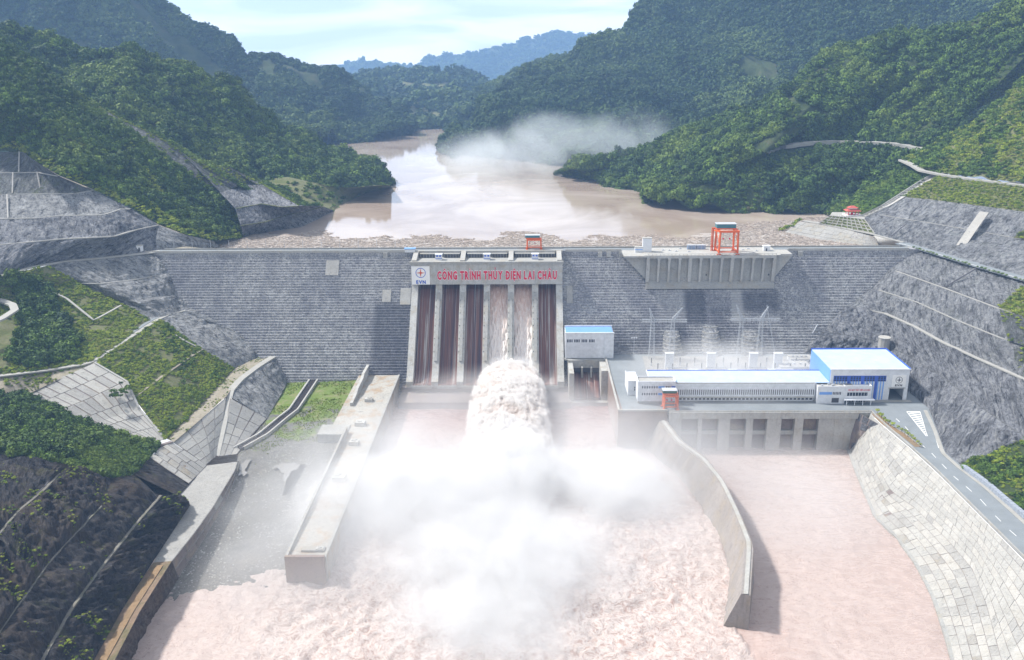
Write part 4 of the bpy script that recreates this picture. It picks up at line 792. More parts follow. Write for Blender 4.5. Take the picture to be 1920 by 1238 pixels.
IMP = gz(945, 900, W_Z)
def turb(X, Y):
    d = np.hypot((X-IMP[0])/120, (Y-IMP[1]+80)/150); t = np.clip(1.45-d*.8, 0, 1)
    t = t*np.clip((-112-Y)/60, 0, 1); xr = np.interp(Y, [-400, -357, -315, -262, -222, -166], [100, 92, 100, 102, 92, 78]); t = np.where((X > xr), t*.22, t)
    t = np.where(X < -120, t*np.clip(.75-(-120-X)/120, .25, 1), t); return t
def wz(X, Y):
    t = turb(X, Y); a = ridged(X/9+fbm(X/16, Y/16, 3), Y/9, 7, 4); b = ridged(X/3.4, Y/3.4, 17, 3); return W_Z+t*(2.6*a+1.0*b)+.9*(1-t)*ridged(X/26+.8*fbm(X/30, Y/30, 44), Y/11+X/40, 4, 4)+.3*fbm(X/3.2, Y/2.2, 9, 2)
o = grid('river', -230, 235, -640, -60, 380, 480, wz, None)
co = np.empty(len(o.data.vertices)*3, np.float32); o.data.vertices.foreach_get('co', co); co = co.reshape(-1, 3)
at = o.data.attributes.new('foam', 'FLOAT', 'POINT'); at.data.foreach_set('value', turb(co[:, 0], co[:, 1]).astype(np.float32))
M['river'], nt, b_, o_ = new_mat('river_water')
v_ = coord(nt, 'World'); fa = nt.nodes.new('ShaderNodeAttribute'); fa.attribute_name = 'foam'; fo = fa.outputs['Fac']
sp = nt.nodes.new('ShaderNodeSeparateXYZ'); nt.links.new(v_, sp.inputs[0])
r1 = nz(nt, coord(nt, 'World', (.16, .16, .3), (0, 0, .4)), 1.0, 8, .72, 2.2); r2 = nz(nt, v_, .9, 6, .8, 1.0); r3 = nz(nt, coord(nt, 'World', (.045, .11, .1), (0, 0, .35)), 1.0, 8, .75, 1.2)
ridge1 = math_(nt, 'SUBTRACT', 1.0, math_(nt, 'MULTIPLY', math_(nt, 'ABSOLUTE', math_(nt, 'SUBTRACT', r1, .5)), 9.0), clamp=True)
ridge3 = math_(nt, 'SUBTRACT', 1.0, math_(nt, 'MULTIPLY', math_(nt, 'ABSOLUTE', math_(nt, 'SUBTRACT', r3, .5)), 22.0), clamp=True)
near = ramp(nt, math_(nt, 'MULTIPLY', math_(nt, 'SUBTRACT', -110.0, sp.outputs['Y']), 1/130.0), (0.0, (.18, .055, .038)), (.5, (.28, .15, .115)), (1.0, (.38, .25, .21)))
side = ramp(nt, math_(nt, 'MULTIPLY', math_(nt, 'ABSOLUTE', sp.outputs['X']), 1/160.0), (.4, 0.0), (.8, 1.0))
base = mix(nt, side, near, (.39, .305, .275))
foam = math_(nt, 'ADD', math_(nt, 'MULTIPLY', fo, math_(nt, 'ADD', .12, math_(nt, 'MULTIPLY', ridge1, .9))), math_(nt, 'MULTIPLY', ridge3, .16), clamp=True)
foam = math_(nt, 'MULTIPLY', foam, math_(nt, 'ADD', .45, r2), clamp=True)
_in(nt, b_.inputs['Base Color'], mix(nt, foam, base, (.66, .60, .57))); b_.inputs['Specular IOR Level'].default_value = .5
_in(nt, b_.inputs['Roughness'], math_(nt, 'ADD', .25, math_(nt, 'MULTIPLY', foam, .6), clamp=True))
bump(nt, b_, math_(nt, 'ADD', math_(nt, 'MULTIPLY', r1, math_(nt, 'ADD', .22, math_(nt, 'MULTIPLY', fo, 2.2))), math_(nt, 'MULTIPLY', r2, .35)), .8, 1.2)
o.data.materials.append(M['river'])

# ------------------------------------------------------------------ the dam
M['dam'], nt, b_, o_ = new_mat('stepped_dam_concrete')
v_ = coord(nt, 'World'); sp = nt.nodes.new('ShaderNodeSeparateXYZ'); nt.links.new(v_, sp.inputs[0])
cell = nt.nodes.new('ShaderNodeCombineXYZ'); row = math_(nt, 'FLOOR', math_(nt, 'MULTIPLY', math_(nt, 'ADD', sp.outputs['Z'], 6.0), 1/1.8))
nt.links.new(math_(nt, 'FLOOR', math_(nt, 'ADD', math_(nt, 'MULTIPLY', sp.outputs['X'], 1/2.6), math_(nt, 'MULTIPLY', row, .37))), cell.inputs[0]); nt.links.new(row, cell.inputs[1])
wn_ = nt.nodes.new('ShaderNodeTexWhiteNoise'); wn_.noise_dimensions = '2D'; nt.links.new(cell.outputs[0], wn_.inputs['Vector'])
big = nz(nt, coord(nt, 'World', (.02, .02, .02)), 1.0, 6, .65, .5); vert = nz(nt, coord(nt, 'World', (.07, .02, .012)), 1.0, 5, .7); fn = nz(nt, v_, .8, 6, .8)
col = mix(nt, wn_.outputs['Value'], (.32, .32, .33), (.49, .49, .49))
col = mix(nt, ramp(nt, fn, (.40, .85), (.56, 0.0)), col, (.075, .08, .10))
col = mix(nt, ramp(nt, fn, (.58, 0.0), (.72, .8)), col, (.55, .55, .56))
col = mix(nt, math_(nt, 'MULTIPLY', ramp(nt, vert, (.48, 0.0), (.62, 1.0)), .35), col, (.15, .155, .185))
lime = nz(nt, coord(nt, 'World', (.22, .05, .03)), 1.0, 7, .75); col = mix(nt, ramp(nt, lime, (.60, 0.0), (.72, .6)), col, (.50, .50, .50))
col = mix(nt, math_(nt, 'MULTIPLY', ramp(nt, big, (.35, 1.0), (.55, 0.0)), .45), col, (.12, .125, .16))
def zone(x0, x1, z0, z1, s=5.0, col_=None, k=.7):
    global col
    def edge(sock, a, b): 
        e1 = math_(nt, 'MULTIPLY', math_(nt, 'SUBTRACT', sock, a), 1/s, clamp=True); e2 = math_(nt, 'MULTIPLY', math_(nt, 'SUBTRACT', b, sock), 1/s, clamp=True); return math_(nt, 'MULTIPLY', e1, e2)
    wob = math_(nt, 'ADD', sp.outputs['X'], math_(nt, 'MULTIPLY', math_(nt, 'SUBTRACT', fn, .5), 12.0))
    col = mix(nt, math_(nt, 'MULTIPLY', math_(nt, 'MULTIPLY', edge(wob, x0, x1), edge(sp.outputs['Z'], z0, z1)), k), col, col_)
WET = (.045, .05, .075)
zone(-126, -90, -90, -33, 6, WET, .62); zone(121, 140, -52, -26, 3, WET, .6); zone(140, 157, -66, -38, 4, WET, .35); zone(165, 200, -45, -26, 5, WET, .55)
zone(112, 124, -70, -48, 3, WET, .5); zone(60, 100, -72, -50, 10, WET, .3)
zone(157, 168, -50, -26, 2, (.42, .42, .42), .55); zone(98, 122, -50, -26, 3, (.38, .38, .39), .3)
_in(nt, b_.inputs['Base Color'], col); bump(nt, b_, fn, .6, .5)
dam = thing('dam', 'wide grey stepped concrete gravity dam spanning the valley', 'dam', (0, 0, 0))
prof = [(0., 0.), (0., -4.2)]; z = -4.2
while z > -97: prof += [(face_y(z)-.02, z), (face_y(z)-.02, z-1.8)]; z -= 1.8; prof[-1] = (face_y(z+1.8)-1.44*0-.02, z)
pf = [(0., 0.), (0., -4.2)]; z = -4.2
while z > -97: yy = face_y(z)-1.44; pf += [(yy, z), (yy, z-1.8)]; z -= 1.8
pf += [(6., z), (6., 0.)]
for xa, xb in ((-330, -91.5), (24.5, 330)):
    o = MB().prism_x(pf, xa, xb).obj('stepped_face', M['dam'], dam); o['kind'] = 'stuff'
MB().box(-330, 312, 0.02, 10, -30, -.02).obj('crest_block', M['conc'], dam)
B('crest_road', M['asphalt'], dam, -312, 305, 1.2, 8.8, -.02, .06)
B('parapet', M['conc_light'], dam, -312, -97, -.35, .35, -.8, 1.15); B('parapet', M['conc_light'], dam, 29, 74, -.35, .35, -.8, 1.15); B('parapet', M['conc_light'], dam, 207, 303, -.35, .35, -.8, 1.15)
B('parapet', M['conc'], dam, -300, 300, 9.4, 10, -1, 1.2)
for x, y, w, h in ((613, 488, 22, 27), (718, 543, 15, 22), (1062, 535, 12, 33), (752, 540, 18, 30)):
    a, b2 = fc(x, y), fc(x+w, y+h); z0, z1 = b2[2], a[2]
    MB().prism_x([(face_y(z1)-.4, z1), (face_y(z1)-1.9, z1), (face_y(z0)-1.9, z0), (face_y(z0)-.4, z0)], a[0], b2[0]).obj('concrete_patch', M['slab_b' if x != 752 else 'conc'], dam)
for x in (-118, 55, 62, 72, 215): B('crest_corbel', M['conc_light'], dam, x, x+3.4, -1.9, -.36, -5.2, -.9)
for k in range(13): MB().bar((-292+k*15.2, 9.7, 1.2), (-292+k*15.2, 9.7, 7.5), .22).bar((-292+k*15.2, 9.8, 7.4), (-292+k*15.2, 7.8, 7.7), .18).obj('lamp_post', M['steel'], dam)

# ------------------------------------------------------------------ spillway
M['chute'], nt, b_, o_ = new_mat('stained_chute')
v_ = coord(nt, 'World'); s1 = nz(nt, coord(nt, 'World', (.36, .006, .006)), 1.0, 4, .7); s2 = nz(nt, coord(nt, 'World', (1.6, .01, .01)), 1.0, 3, .6); s3 = nz(nt, v_, .15, 5, .7)
col = ramp(nt, s1, (.36, (.035, .03, .05)), (.46, (.10, .045, .04)), (.54, (.20, .085, .06)), (.60, (.11, .055, .05)), (.66, (.42, .40, .38)), (.72, (.30, .29, .29)))
col = mix(nt, math_(nt, 'MULTIPLY', ramp(nt, s2, (.60, 0.0), (.66, 1.0)), .8), col, (.50, .49, .47)); col = mix(nt, math_(nt, 'MULTIPLY', s3, .4), col, (.10, .05, .045))
_in(nt, b_.inputs['Base Color'], col); b_.inputs['Roughness'].default_value = .4
M['pier'] = concrete('pier_concrete', (.46, .46, .44), .75, 1.4)
sp_ = thing('spillway', 'six bay concrete spillway with red Vietnamese lettering, two bays pouring muddy water', 'spillway', (0, 0, 0))
OP0, PITCHX, OW = -88.4, 19.07, 14.03
pier = [(8, -4), (-19.9, -4), (-19.9, -23), (-23, -28), (-62, -72.5), (-66, -77.3), (-70, -81.3), (-74.8, -84.4), (-74.8, -91), (-60, -96), (8, -96)]
for i in range(7):
    x1 = OP0+i*PITCHX; x0 = x1-(PITCHX-OW)
    o = MB().prism_x(pier, x0, x1).obj('pier', M['pier'], sp_)
    if 0 < i < 6:                                     # narrow nose blocks and lift recesses on the pier fronts
        xm = (x0+x1)/2
        MB().prism_x([(-23.2, -28.4), (-24.6, -28.4), (-62.9, -71.9), (-61.9, -72.4)], xm-1.2, xm+1.2).obj('pier_nose', M['conc'], o)
        for k in range(9):
            z = -33-k*4.1; y = -23-(-28-z)*39/44.5
            B('lift_block', M['slab_b'], o, xm-2.0+.3*(k % 2), xm+2.0-.3*(k % 3), y-.9, y+.4, z-1.6, z)
chute = [(2, -22), (-6, -23.5), (-13, -28.2), (-19, -34.6), (-55, -75.6), (-60, -80.6), (-65, -84.6), (-70, -86.9), (-76, -86.3), (-76, -89.5), (-60, -96), (2, -96)]
for i in range(6):
    x0 = OP0+i*PITCHX+.01; MB().prism_x(chute, x0, x0+OW-.02).obj('chute_floor', M['chute'], sp_)
    B('gate_leaf', M['darksteel'], sp_, x0, x0+OW-.02, 2.1, 3, -22, -8)
    B('lip_beam', M['conc'], sp_, x0-.4, x0+OW+.4, -77.2, -76.02, -89, -86.9)
for i in range(6):                                    # breast wall, one panel over each bay
    x0 = -93.5+i*19.92; B('wall_panel', M['pier'], sp_, x0+.05, x0+19.87, -21, -19.95, -22.4, -5.9)
B('ledge', M['conc'], sp_, -94.2, 26.7, -22, -19.9, -5.9, -3.9)
B('deck', M['conc'], sp_, -93.6, 26.2, -19.9, -.4, -6, -4.1); B('beam', M['conc_light'], sp_, -94.2, 26.6, -2.8, -.4, -.9, .9); B('beam', M['conc_light'], sp_, -94.2, 26.6, 8, 9.3, 0, 1.4)
for i in range(7):
    xc = OP0+i*PITCHX-2.5
    if i in (0, 2, 4, 6): MB().prism_x([(-19.8, -4), (-19.8, -3.0), (-2.8, .7), (-2.8, -4)], xc-1.9, xc+1.9).obj('bracket', M['conc_light'], sp_)
for i in range(6):
    x0 = OP0+i*PITCHX; B('recess', M['darksteel'], sp_, x0+.8, x0+OW-.8, -6.2, -5.5, -4.05, -1.2); B('recess_roof', M['conc'], sp_, x0+.5, x0+OW-.5, -6.4, -2.9, -1.19, -.8)
    for k in range(6): B('mullion', M['conc'], sp_, x0+1.2+k*2.3, x0+1.5+k*2.3, -6.5, -6.21, -4.05, -1.2)
for i, lab in ((1, 'leftmost small white hoist cabin with blue trim on the spillway deck'), (3, 'middle small white hoist cabin on the spillway deck'), (5, 'rightmost small white hoist cabin on the spillway deck')):
    xc = OP0+i*PITCHX-2.5; t = thing('hoist_cabin', lab, 'cabin', (xc, -13, -4.1), 'hoist cabins on the spillway deck')
    B('wall', M['white'], t, -2.6, 2.6, -2.2, 2.2, 0, 4.4); B('roof', M['white'], t, -2.9, 2.9, -2.5, 2.5, 4.4, 4.8)
    B('trim', M['deep_blue'], t, -2.65, 2.65, -2.3, -2.21, 1.2, 1.6)
    for a in (-2.0, .4): B('window', M['deep_blue'], t, a, a+1.6, -2.3, -2.21, 2.8, 4.1)
t = thing('gate_house', 'small white and blue cabin at the left end of the spillway crest', 'cabin', (-94, -3, 0)); B('wall', M['white'], t, -6, 2, -1.5, 2.5, .0, 2.6); B('roof', M['blue'], t, -6.4, 2.4, -1.9, 2.9, 2.6, 3.2)
# base under the flip bucket
B('base_block', M['conc_dark'], sp_, -97, 29, -74.9, -40, -99, -88.9); B('base_shelf', M['conc_dark'], sp_, -97, 30, -97, -74.91, -99, -92.2)

FONT = None
ACC = {'Ô': ('O', '^'), 'Ì': ('I', '`'), 'Ủ': ('U', '?'), 'Đ': ('D', '-'), 'Ệ': ('E', '^.'), 'Â': ('A', '^'), 'À': ('A', '`'), 'Á': ('A', "'")}
def _glyph(ch, off):
    c = bpy.data.curves.new('t', 'FONT'); c.body = ch; c.size = 1; c.offset = off; c.resolution_u = 2; c.extrude = .02; o = bpy.data.objects.new('t', c); COL.objects.link(o)
    me = bpy.data.meshes.new_from_object(o.evaluated_get(bpy.context.evaluated_depsgraph_get())); bpy.data.objects.remove(o)
    v = [tuple(p.co) for p in me.vertices]; f = [tuple(p.vertices) for p in me.polygons]; bpy.data.meshes.remove(me); return v, f
def letters(text, parent, x0, x1, y, zb, cap, mat, edge=None, off=.02, th=.3, name='letter', eo=.05, gap=.10):
    """single letters, each a mesh of its own with its accents, fitted between x0 and x1 on the plane y (facing -Y)"""
    items = []
    def rect(v, f, pts, e, zf):              # flat bar through pts with half width e in glyph space
        for (ax, ay), (bx, by) in zip(pts, pts[1:]):
            d = math.hypot(bx-ax, by-ay); ux, uy = (bx-ax)/d*e*.6, (by-ay)/d*e*.6; nx_, ny_ = -(by-ay)/d*e, (bx-ax)/d*e; k = len(v)
            q = [(ax-ux+nx_, ay-uy+ny_), (ax-ux-nx_, ay-uy-ny_), (bx+ux-nx_, by+uy-ny_), (bx+ux+nx_, by+uy+ny_)]
            v += [(p, r, z) for z in (-.02-zf, .02+zf) for p, r in q]; f += [(k, k+1, k+2, k+3), (k+7, k+6, k+5, k+4)]+[(k+i, k+4+i, k+4+(i+1) % 4, k+(i+1) % 4) for i in range(4)]
    for ch in text:
        if ch == ' ': items.append((None, .38)); continue
        base, acc = ACC.get(ch, (ch, '')); pair = []
        for k, o_ in enumerate((off, off+eo) if edge else (off,)):
            v, f = _glyph(base, o_); xs = [p[0] for p in v]; a_, b_ = min(xs), max(xs)
            if k == 0: mn, w = a_, b_-a_
            cx = mn+w/2; e = .055+(eo if k else 0); zf = .002
            if '^' in acc: rect(v, f, [(cx-.17, .80), (cx, .92), (cx+.17, .80)], e*.8, zf)
            if '`' in acc: rect(v, f, [(cx-.12, .94), (cx+.05, .80)], e*.8, zf)
            if "'" in acc: rect(v, f, [(cx+.12, .94), (cx-.05, .80)], e*.8, zf)
            if '?' in acc: rect(v, f, [(cx-.10, .97), (cx+.02, 1.02), (cx+.10, .95), (cx, .88), (cx, .82)], e*.65, zf)
            if '.' in acc: rect(v, f, [(cx-.03, -.14), (cx+.03, -.14)], e, zf)
            if '-' in acc: rect(v, f, [(mn-.10, .35), (mn+w*.5, .35)], e*.75, zf)
            pair.append((v, f))
        items.append(((pair, mn, w), w+gap))
    tot = sum(w for _, w in items)-gap; sx = (x1-x0)/tot; sz = cap/.70; x = x0
    for it, w in items:
        if it:
            pair, mn, ww = it; a = None
            for k, (v, f) in enumerate(pair):
                V = [((p[0]-mn)*sx, -p[2]*5*th+(th*.6 if k else 0), p[1]*sz) for p in v]
                o = mesh_obj(name+('_edge' if k else ''), V, f, edge if k else mat, a if k else parent)
                if not k: o.location = (x, y-th, zb); a = o
        x += w*sx
letters('CÔNG TRÌNH THỦY ĐIỆN LAI CHÂU', sp_, gy(820, 523, -21)[0], gy(1044, 523, -21)[0], -21.02, gy(930, 523.5, -21)[2], 6.4, M['red'], M['paint'], off=.052, eo=.04, gap=.15)
def emblem(parent, cx, y, cz, r, starmat, ringmat):
    n = 28; mb = MB(); mb.add([(cx+math.cos(2*math.pi*i/n)*r*k, y+d, cz+math.sin(2*math.pi*i/n)*r*k) for d in (0, .1) for k in (1, .88) for i in range(n)],
        [(i, (i+1) % n, n+(i+1) % n, n+i) for i in range(n)]+[(i, (i+1) % n, 2*n+(i+1) % n, 2*n+i) for i in range(n)]+[(n+i, n+(i+1) % n, 3*n+(i+1) % n, 3*n+i) for i in range(n)])
    mb.obj('emblem_ring', ringmat, parent)
    P8 = [(math.cos(math.pi*i/4)*r*(.92 if i % 2 == 0 else .2), math.sin(math.pi*i/4)*r*(.92 if i % 2 == 0 else .2)) for i in range(8)]
    MB().add([(cx+a, y-.05, cz+b) for a, b in P8]+[(cx, y-.35, cz)], [(i, (i+1) % 8, 8) for i in range(8)]).obj('emblem_star', starmat, parent)
lp = B('logo_panel', M['paint'], sp_, -93.1, -78.7, -21.4, -21.02, -22.3, -7.5); M['star'] = plain('orange_red', (.55, .09, .03), .5, .2, 1)
emblem(lp, -85.8, -21.5, -12.8, 4.0, M['star'], M['deep_blue']); letters('EVN', lp, -89.6, -82.0, -21.4, -21.5, 2.6, M['deep_blue'], off=.05, th=.2)

M['white_water'], nt, b_, o_ = new_mat('white_water')
v_ = coord(nt, 'World'); f1 = nz(nt, coord(nt, 'World', (.9, .16, .16)), 1.0, 7, .75, .5); f2 = nz(nt, v_, .35, 6, .75, .8); sp = nt.nodes.new('ShaderNodeSeparateXYZ'); nt.links.new(v_, sp.inputs[0])
h = math_(nt, 'MULTIPLY', math_(nt, 'ADD', sp.outputs['Z'], 86.0), 1/58.0, clamp=True)
k = math_(nt, 'ADD', math_(nt, 'MULTIPLY', h, .75), math_(nt, 'MULTIPLY', math_(nt, 'SUBTRACT', f1, .5), 1.3))
_in(nt, b_.inputs['Base Color'], ramp(nt, k, (.0, (.82, .79, .77)), (.42, (.74, .67, .63)), (.68, (.58, .43, .37)), (.95, (.42, .26, .21)))); b_.inputs['Roughness'].default_value = .6; bump(nt, b_, f1, .9, 1.0)
for i in (3, 4):
    x0 = OP0+i*PITCHX; pts = np.array(chute[:9], float); s = np.r_[0, np.cumsum(np.linalg.norm(np.diff(pts, axis=0), axis=1))]; t = np.linspace(0, s[-1], 190)
    Yp, Zp = np.interp(t, s, pts[:, 0]), np.interp(t, s, pts[:, 1]); nx = 44; U = np.linspace(0, OW, nx)
    A = .35+t[:, None]/s[-1]*1.3; Hh = A*(1.0+1.5*fbm(U[None]/1.1+0*t[:, None], t[:, None]/5, 60+i, 4))+.4
    n_y, n_z = -.75, .66; P = np.stack([x0+U[None]+0*t[:, None], Yp[:, None]+n_y*Hh, Zp[:, None]+n_z*Hh], -1)
    idx = np.arange(190*nx).reshape(190, nx); Q = np.stack([idx[:-1, :-1], idx[1:, :-1], idx[1:, 1:], idx[:-1, 1:]], -1).reshape(-1, 4)
    o = mesh_obj('falling_water', P.reshape(-1, 3), np.ascontiguousarray(Q), M['white_water'], smooth=True); props(o, kind='structure')

# the jet thrown off the flip bucket
M['jet'], nt, b_, o_ = new_mat('foaming_jet')
v_ = coord(nt, 'World'); f1 = nz(nt, coord(nt, 'World', (.13, .05, .07)), 1.0, 9, .78, .8); f2 = nz(nt, v_, .6, 6, .8)
_in(nt, b_.inputs['Base Color'], ramp(nt, math_(nt, 'ADD', f1, math_(nt, 'MULTIPLY', math_(nt, 'SUBTRACT', f2, .5), .7)), (.32, (.34, .21, .165)), (.42, (.50, .38, .32)), (.50, (.64, .57, .53)), (.60, (.76, .73, .71))))
b_.inputs['Roughness'].default_value = .8; b_.inputs['Subsurface Weight'].default_value = 0; bump(nt, b_, math_(nt, 'ADD', f1, math_(nt, 'MULTIPLY', f2, .5)), .9, 1.6)
nT, nA = 330, 300; t = np.linspace(0, 1, nT)[:, None]; a = np.linspace(0, 2*math.pi, nA)[None]
Yc = -68-125*t; CORE = .84; Zc = np.interp(t, [0, .12, .3, .6, .85, 1], [-84, -79.5, -79.5, -85, -93, -99]); hw = CORE*np.interp(t, [0, .1, .3, .6, 1], [20, 23, 24.5, 26, 24]); hh = CORE*np.interp(t, [0, .1, .3, .6, 1], [2.5, 7.5, 9.5, 8, 6])
Xc = -13.8-2*t; dx = np.sign(np.cos(a))*np.abs(np.cos(a))**.8; dz = np.sin(a)
S = t*125; L1 = ridged(dx*hw/9+.6*fbm(S/9, dx*4, 2), S/12+dz*1.7, 71, 3); L2 = ridged(dx*hw/3.4+L1, S/4.6+dz*3, 75, 3); L3 = fbm(dx*hw/1.1, S/1.3+dz*8, 77, 3); amp = np.interp(t, [0, .1, .3, 1], [.7, 1.3, 2.2, 3.0])
r_ = 1+(L1*amp*.8+L2*amp*.4+L3*.5)/14.0; P = np.stack([Xc+dx*hw*(1+(L1*amp*.5+L2*.8)/24), Yc+0*a+L2*.6+L3*.4+amp*.9*fbm(dx*hw/5, S/5+dz, 79, 3), Zc+dz*hh*r_+amp*(.6*L1+.35*L2)*np.clip(dz+.3, 0, 1)+L3*.5], -1)
idx = np.arange(nT*nA).reshape(nT, nA); Q = np.stack([idx[:-1, :-1], idx[:-1, 1:], idx[1:, 1:], idx[1:, :-1]], -1).reshape(-1, 4)
JV, JF = P.reshape(-1, 3), Q[:, ::-1]; JF = np.concatenate([JF[:, [0, 1, 2]], JF[:, [0, 2, 3]]])

def ico(sub):
    bm = bmesh.new(); bmesh.ops.create_icosphere(bm, subdivisions=sub, radius=1); v = np.array([p.co[:] for p in bm.verts]); f = np.array([[q.index for q in p.verts] for p in bm.faces]); bm.free(); return v, f
VS, FS = [JV], [JF]; n0 = len(JV)
for n_l, sub, rlo, rhi, out_lo, out_hi in ((150, 3, 2.6, 5.5, .55, .78), (40, 2, .7, 1.4, .85, 1.0)):
    bv, bf = ico(sub)
    for q in range(n_l):
        t_ = RNG.random()**.9; an = RNG.uniform(-.35, math.pi+.35); Y_ = -66-128*t_; zc = np.interp(t_, [0, .12, .3, .6, .85, 1], [-82, -78, -78, -84, -92, -97]); w_ = np.interp(t_, [0, .1, .3, .6, 1], [18, 21, 24, 27, 26]); h_ = np.interp(t_, [0, .1, .3, .6, 1], [3.5, 7.0, 9.5, 8.5, 6])
        k_ = RNG.uniform(out_lo, out_hi); c_ = np.array([-13.8-2*t_+math.cos(an)*w_*k_, Y_, zc+math.sin(an)*h_*k_]); r0 = RNG.uniform(rlo, rhi)
        sc_ = np.array([r0*RNG.uniform(.6, 1.0), r0*RNG.uniform(1.2, 2.6), r0*RNG.uniform(.6, 1.0)])
        d_ = 1+.7*ridged(bv[:, 0]*1.6+q, bv[:, 1]*1.6+bv[:, 2]*1.3, q, 3)+.28*fbm(bv[:, 0]*6+q*3, bv[:, 1]*6+bv[:, 2]*5, q+1, 2)
        VS.append(bv*d_[:, None]*sc_+c_); FS.append(bf+n0); n0 += len(bv)
o = mesh_obj('water_jet', np.concatenate(VS), np.concatenate(FS), M['jet'], smooth=True); props(o, kind='structure')
md = o.modifiers.new('merge', 'REMESH'); md.mode = 'VOXEL'; md.voxel_size = .75; md.use_smooth_shade = True
md = o.modifiers.new('soften', 'SMOOTH'); md.factor = .5; md.iterations = 6
tx = bpy.data.textures.new('froth', 'CLOUDS'); tx.noise_scale = 1.3; tx.noise_depth = 4; md = o.modifiers.new('froth', 'DISPLACE'); md.texture = tx; md.strength = 1.0; md.mid_level = .5; md.texture_coords = 'LOCAL'
tx = bpy.data.textures.new('billow', 'CLOUDS'); tx.noise_scale = 6; tx.noise_depth = 3; md = o.modifiers.new('billow', 'DISPLACE'); md.texture = tx; md.strength = 3.0; md.mid_level = .5; md.texture_coords = 'LOCAL'

# ------------------------------------------------------------------ left training structure
t = thing('training_slab', 'long pale concrete training slab running downstream on the left of the basin', 'training wall', (-109, -47, -83))
def TB(name, mat, *b): return B(name, mat, t, b[0]+109, b[1]+109, b[2]+47, b[3]+47, b[4]+83, b[5]+83)
M['slab_mud'] = concrete('muddy_slab', (.40, .385, .35), .95, 1.0, warm=(.30, .17, .06))
for k in range(11): y1 = -47-k*25; TB('slab', M['slab_mud'], -118.4, -99.5, max(-321, y1-24.9), y1, -100, -83.0-.06*(k % 2))
TB('side_slab', M['slab_mud'], -131, -118.42, -172, -36, -95, -83.1); TB('front_block', M['conc'], -137.5, -118.6, -176, -160, -94, -82.3)
TB('kerb', M['conc'], -101, -99.6, -321, -47, -82.99, -82.5)
TB('end_wall', M['conc_brown'], -119.6, -100.2, -322.4, -320.5, -100, -81.6); TB('cross_beam', M['conc'], -113, -101.5, -316, -312, -83, -81.9)
ribbon('side_wall', [np.array([-118.9+109, y+47, z+83]) for y, z in ((-172, -78.6), (-200, -79.2), (-250, -80), (-290, -80.8), (-321, -81.6))], 1.3, M['conc'], 12, 0, kind=None, parent=t)
up = [(-40, -75), (-56, -75.4), (-60, -76.6), (-78, -76.2), (-84, -78), (-104, -78.2), (-110, -80), (-126, -80.6)]
MB().prism_x([(y+47, z+83) for y, z in up]+[(-126+47, -11), (-40+47, -11)], -15.6-1.2, -15.6+.8).obj('broken_wall', M['pier'], t)
MB().prism_x([(-36+47, 9.5), (-44+47, 9.5), (-44+47, -5), (-36+47, -5)], -16.4, -12).obj('wall_head', M['pier'], t)
g = random.Random(4)
for i, (px_, py_, s) in enumerate(((712, 689, 6.5), (692, 752, 4.5), (676, 797, 5.5), (664, 833, 5), (637, 900, 6), (600, 1032, 3), (722, 668, 4))):
    c = gz(px_, py_, -83); b2 = thing('concrete_block', ['broken grey concrete block farthest but one along the muddy slab', 'low grey concrete block, third on the training slab from the dam', 'grey concrete block at the middle of the training slab with rubble on top', 'pale concrete block just past the front corner block in thin mist', 'misty concrete block on the narrow part of the training slab', 'last low block near the end wall of the training slab', 'small broken block on the slab right at the foot of the dam'][i], 'concrete block', (c[0], c[1], -83), 'concrete blocks on the training slab')
    MB().prism_z([(-s*.62, -s*.5), (s*.55, -s*.56), (s*.66, s*.3), (s*.1, s*.55), (-s*.55, s*.45)], 0, s*.5).obj('base', M['pier'], b2)
    for k in range(5):
        x, y, w = g.uniform(-s*.4, s*.1), g.uniform(-s*.35, s*.1), g.uniform(.2, .42)*s; MB().prism_z([(x, y), (x+w, y+.2*w), (x+w*.8, y+w*.8), (x-.1*w, y+w*.6)], s*.505, s*.5+g.uniform(.25, .6)).obj('rubble', M['pier'], b2)

# ------------------------------------------------------------------ guide wall between basin and tailrace
t = thing('guide_wall', 'tall curved grey concrete guide wall dividing the foaming basin from the tailrace', 'guide wall', (80, -166, -97))
o0 = np.array([80, -166, -97.])
LT = [gz(1236, 790, -76), gz(1265, 829, -77.5), gz(1310, 860, -78.5), gz(1345, 897, -79), gz(1374, 955, -79.2), gz(1397, 1014, -79.5), gy(1390, 1113, -355)]
LBt = [gz(1205, 848, -99), gz(1250, 880, -99), gz(1292, 928, -99), gz(1338, 998, -99), gz(1355, 1045, -99), gz(1364, 1092, -99), gz(1350, 1185, -99)]
RT_ = [LT[0]+[5, 1, 0], LT[1]+[5, 1, 0], LT[2]+[5, 1, 0], gz(1368, 921, -79)+[0, 8, 0], gz(1392, 972, -79.2), gz(1413, 1024, -79.5), gy(1407, 1117, -356)]
RBt = [q*[1, 1, 0]+[2, 0, -100] for q in RT_]; RBt[-1] = gz(1403, 1190, -99)
secs = [resample(L, 26) for L in (LBt, LT, RT_, RBt)]
def solid(name, secs, i0, i1, mat, parent, o0):
    V = [secs[k][i]-o0 for i in (range(i0, i1+1)) for k in range(4)]; n = i1-i0; f = []
    for i in range(n):
        for k in range(3): f.append((4*i+k, 4*i+k+1, 4*i+4+k+1, 4*i+4+k))
    f += [(0, 1, 2, 3), (4*n+3, 4*n+2, 4*n+1, 4*n)]
    o = mesh_obj(name, V, f, mat, parent); bm = bmesh.new(); bm.from_mesh(o.data); bmesh.ops.recalc_face_normals(bm, faces=bm.faces); bm.to_mesh(o.data); bm.free(); return o
M['guide'] = concrete('guide_wall_concrete', (.30, .275, .26), .5, .8)
for i in range(0, 25, 5): solid('wall_segment', secs, i, i+5, M['guide'], t, o0)
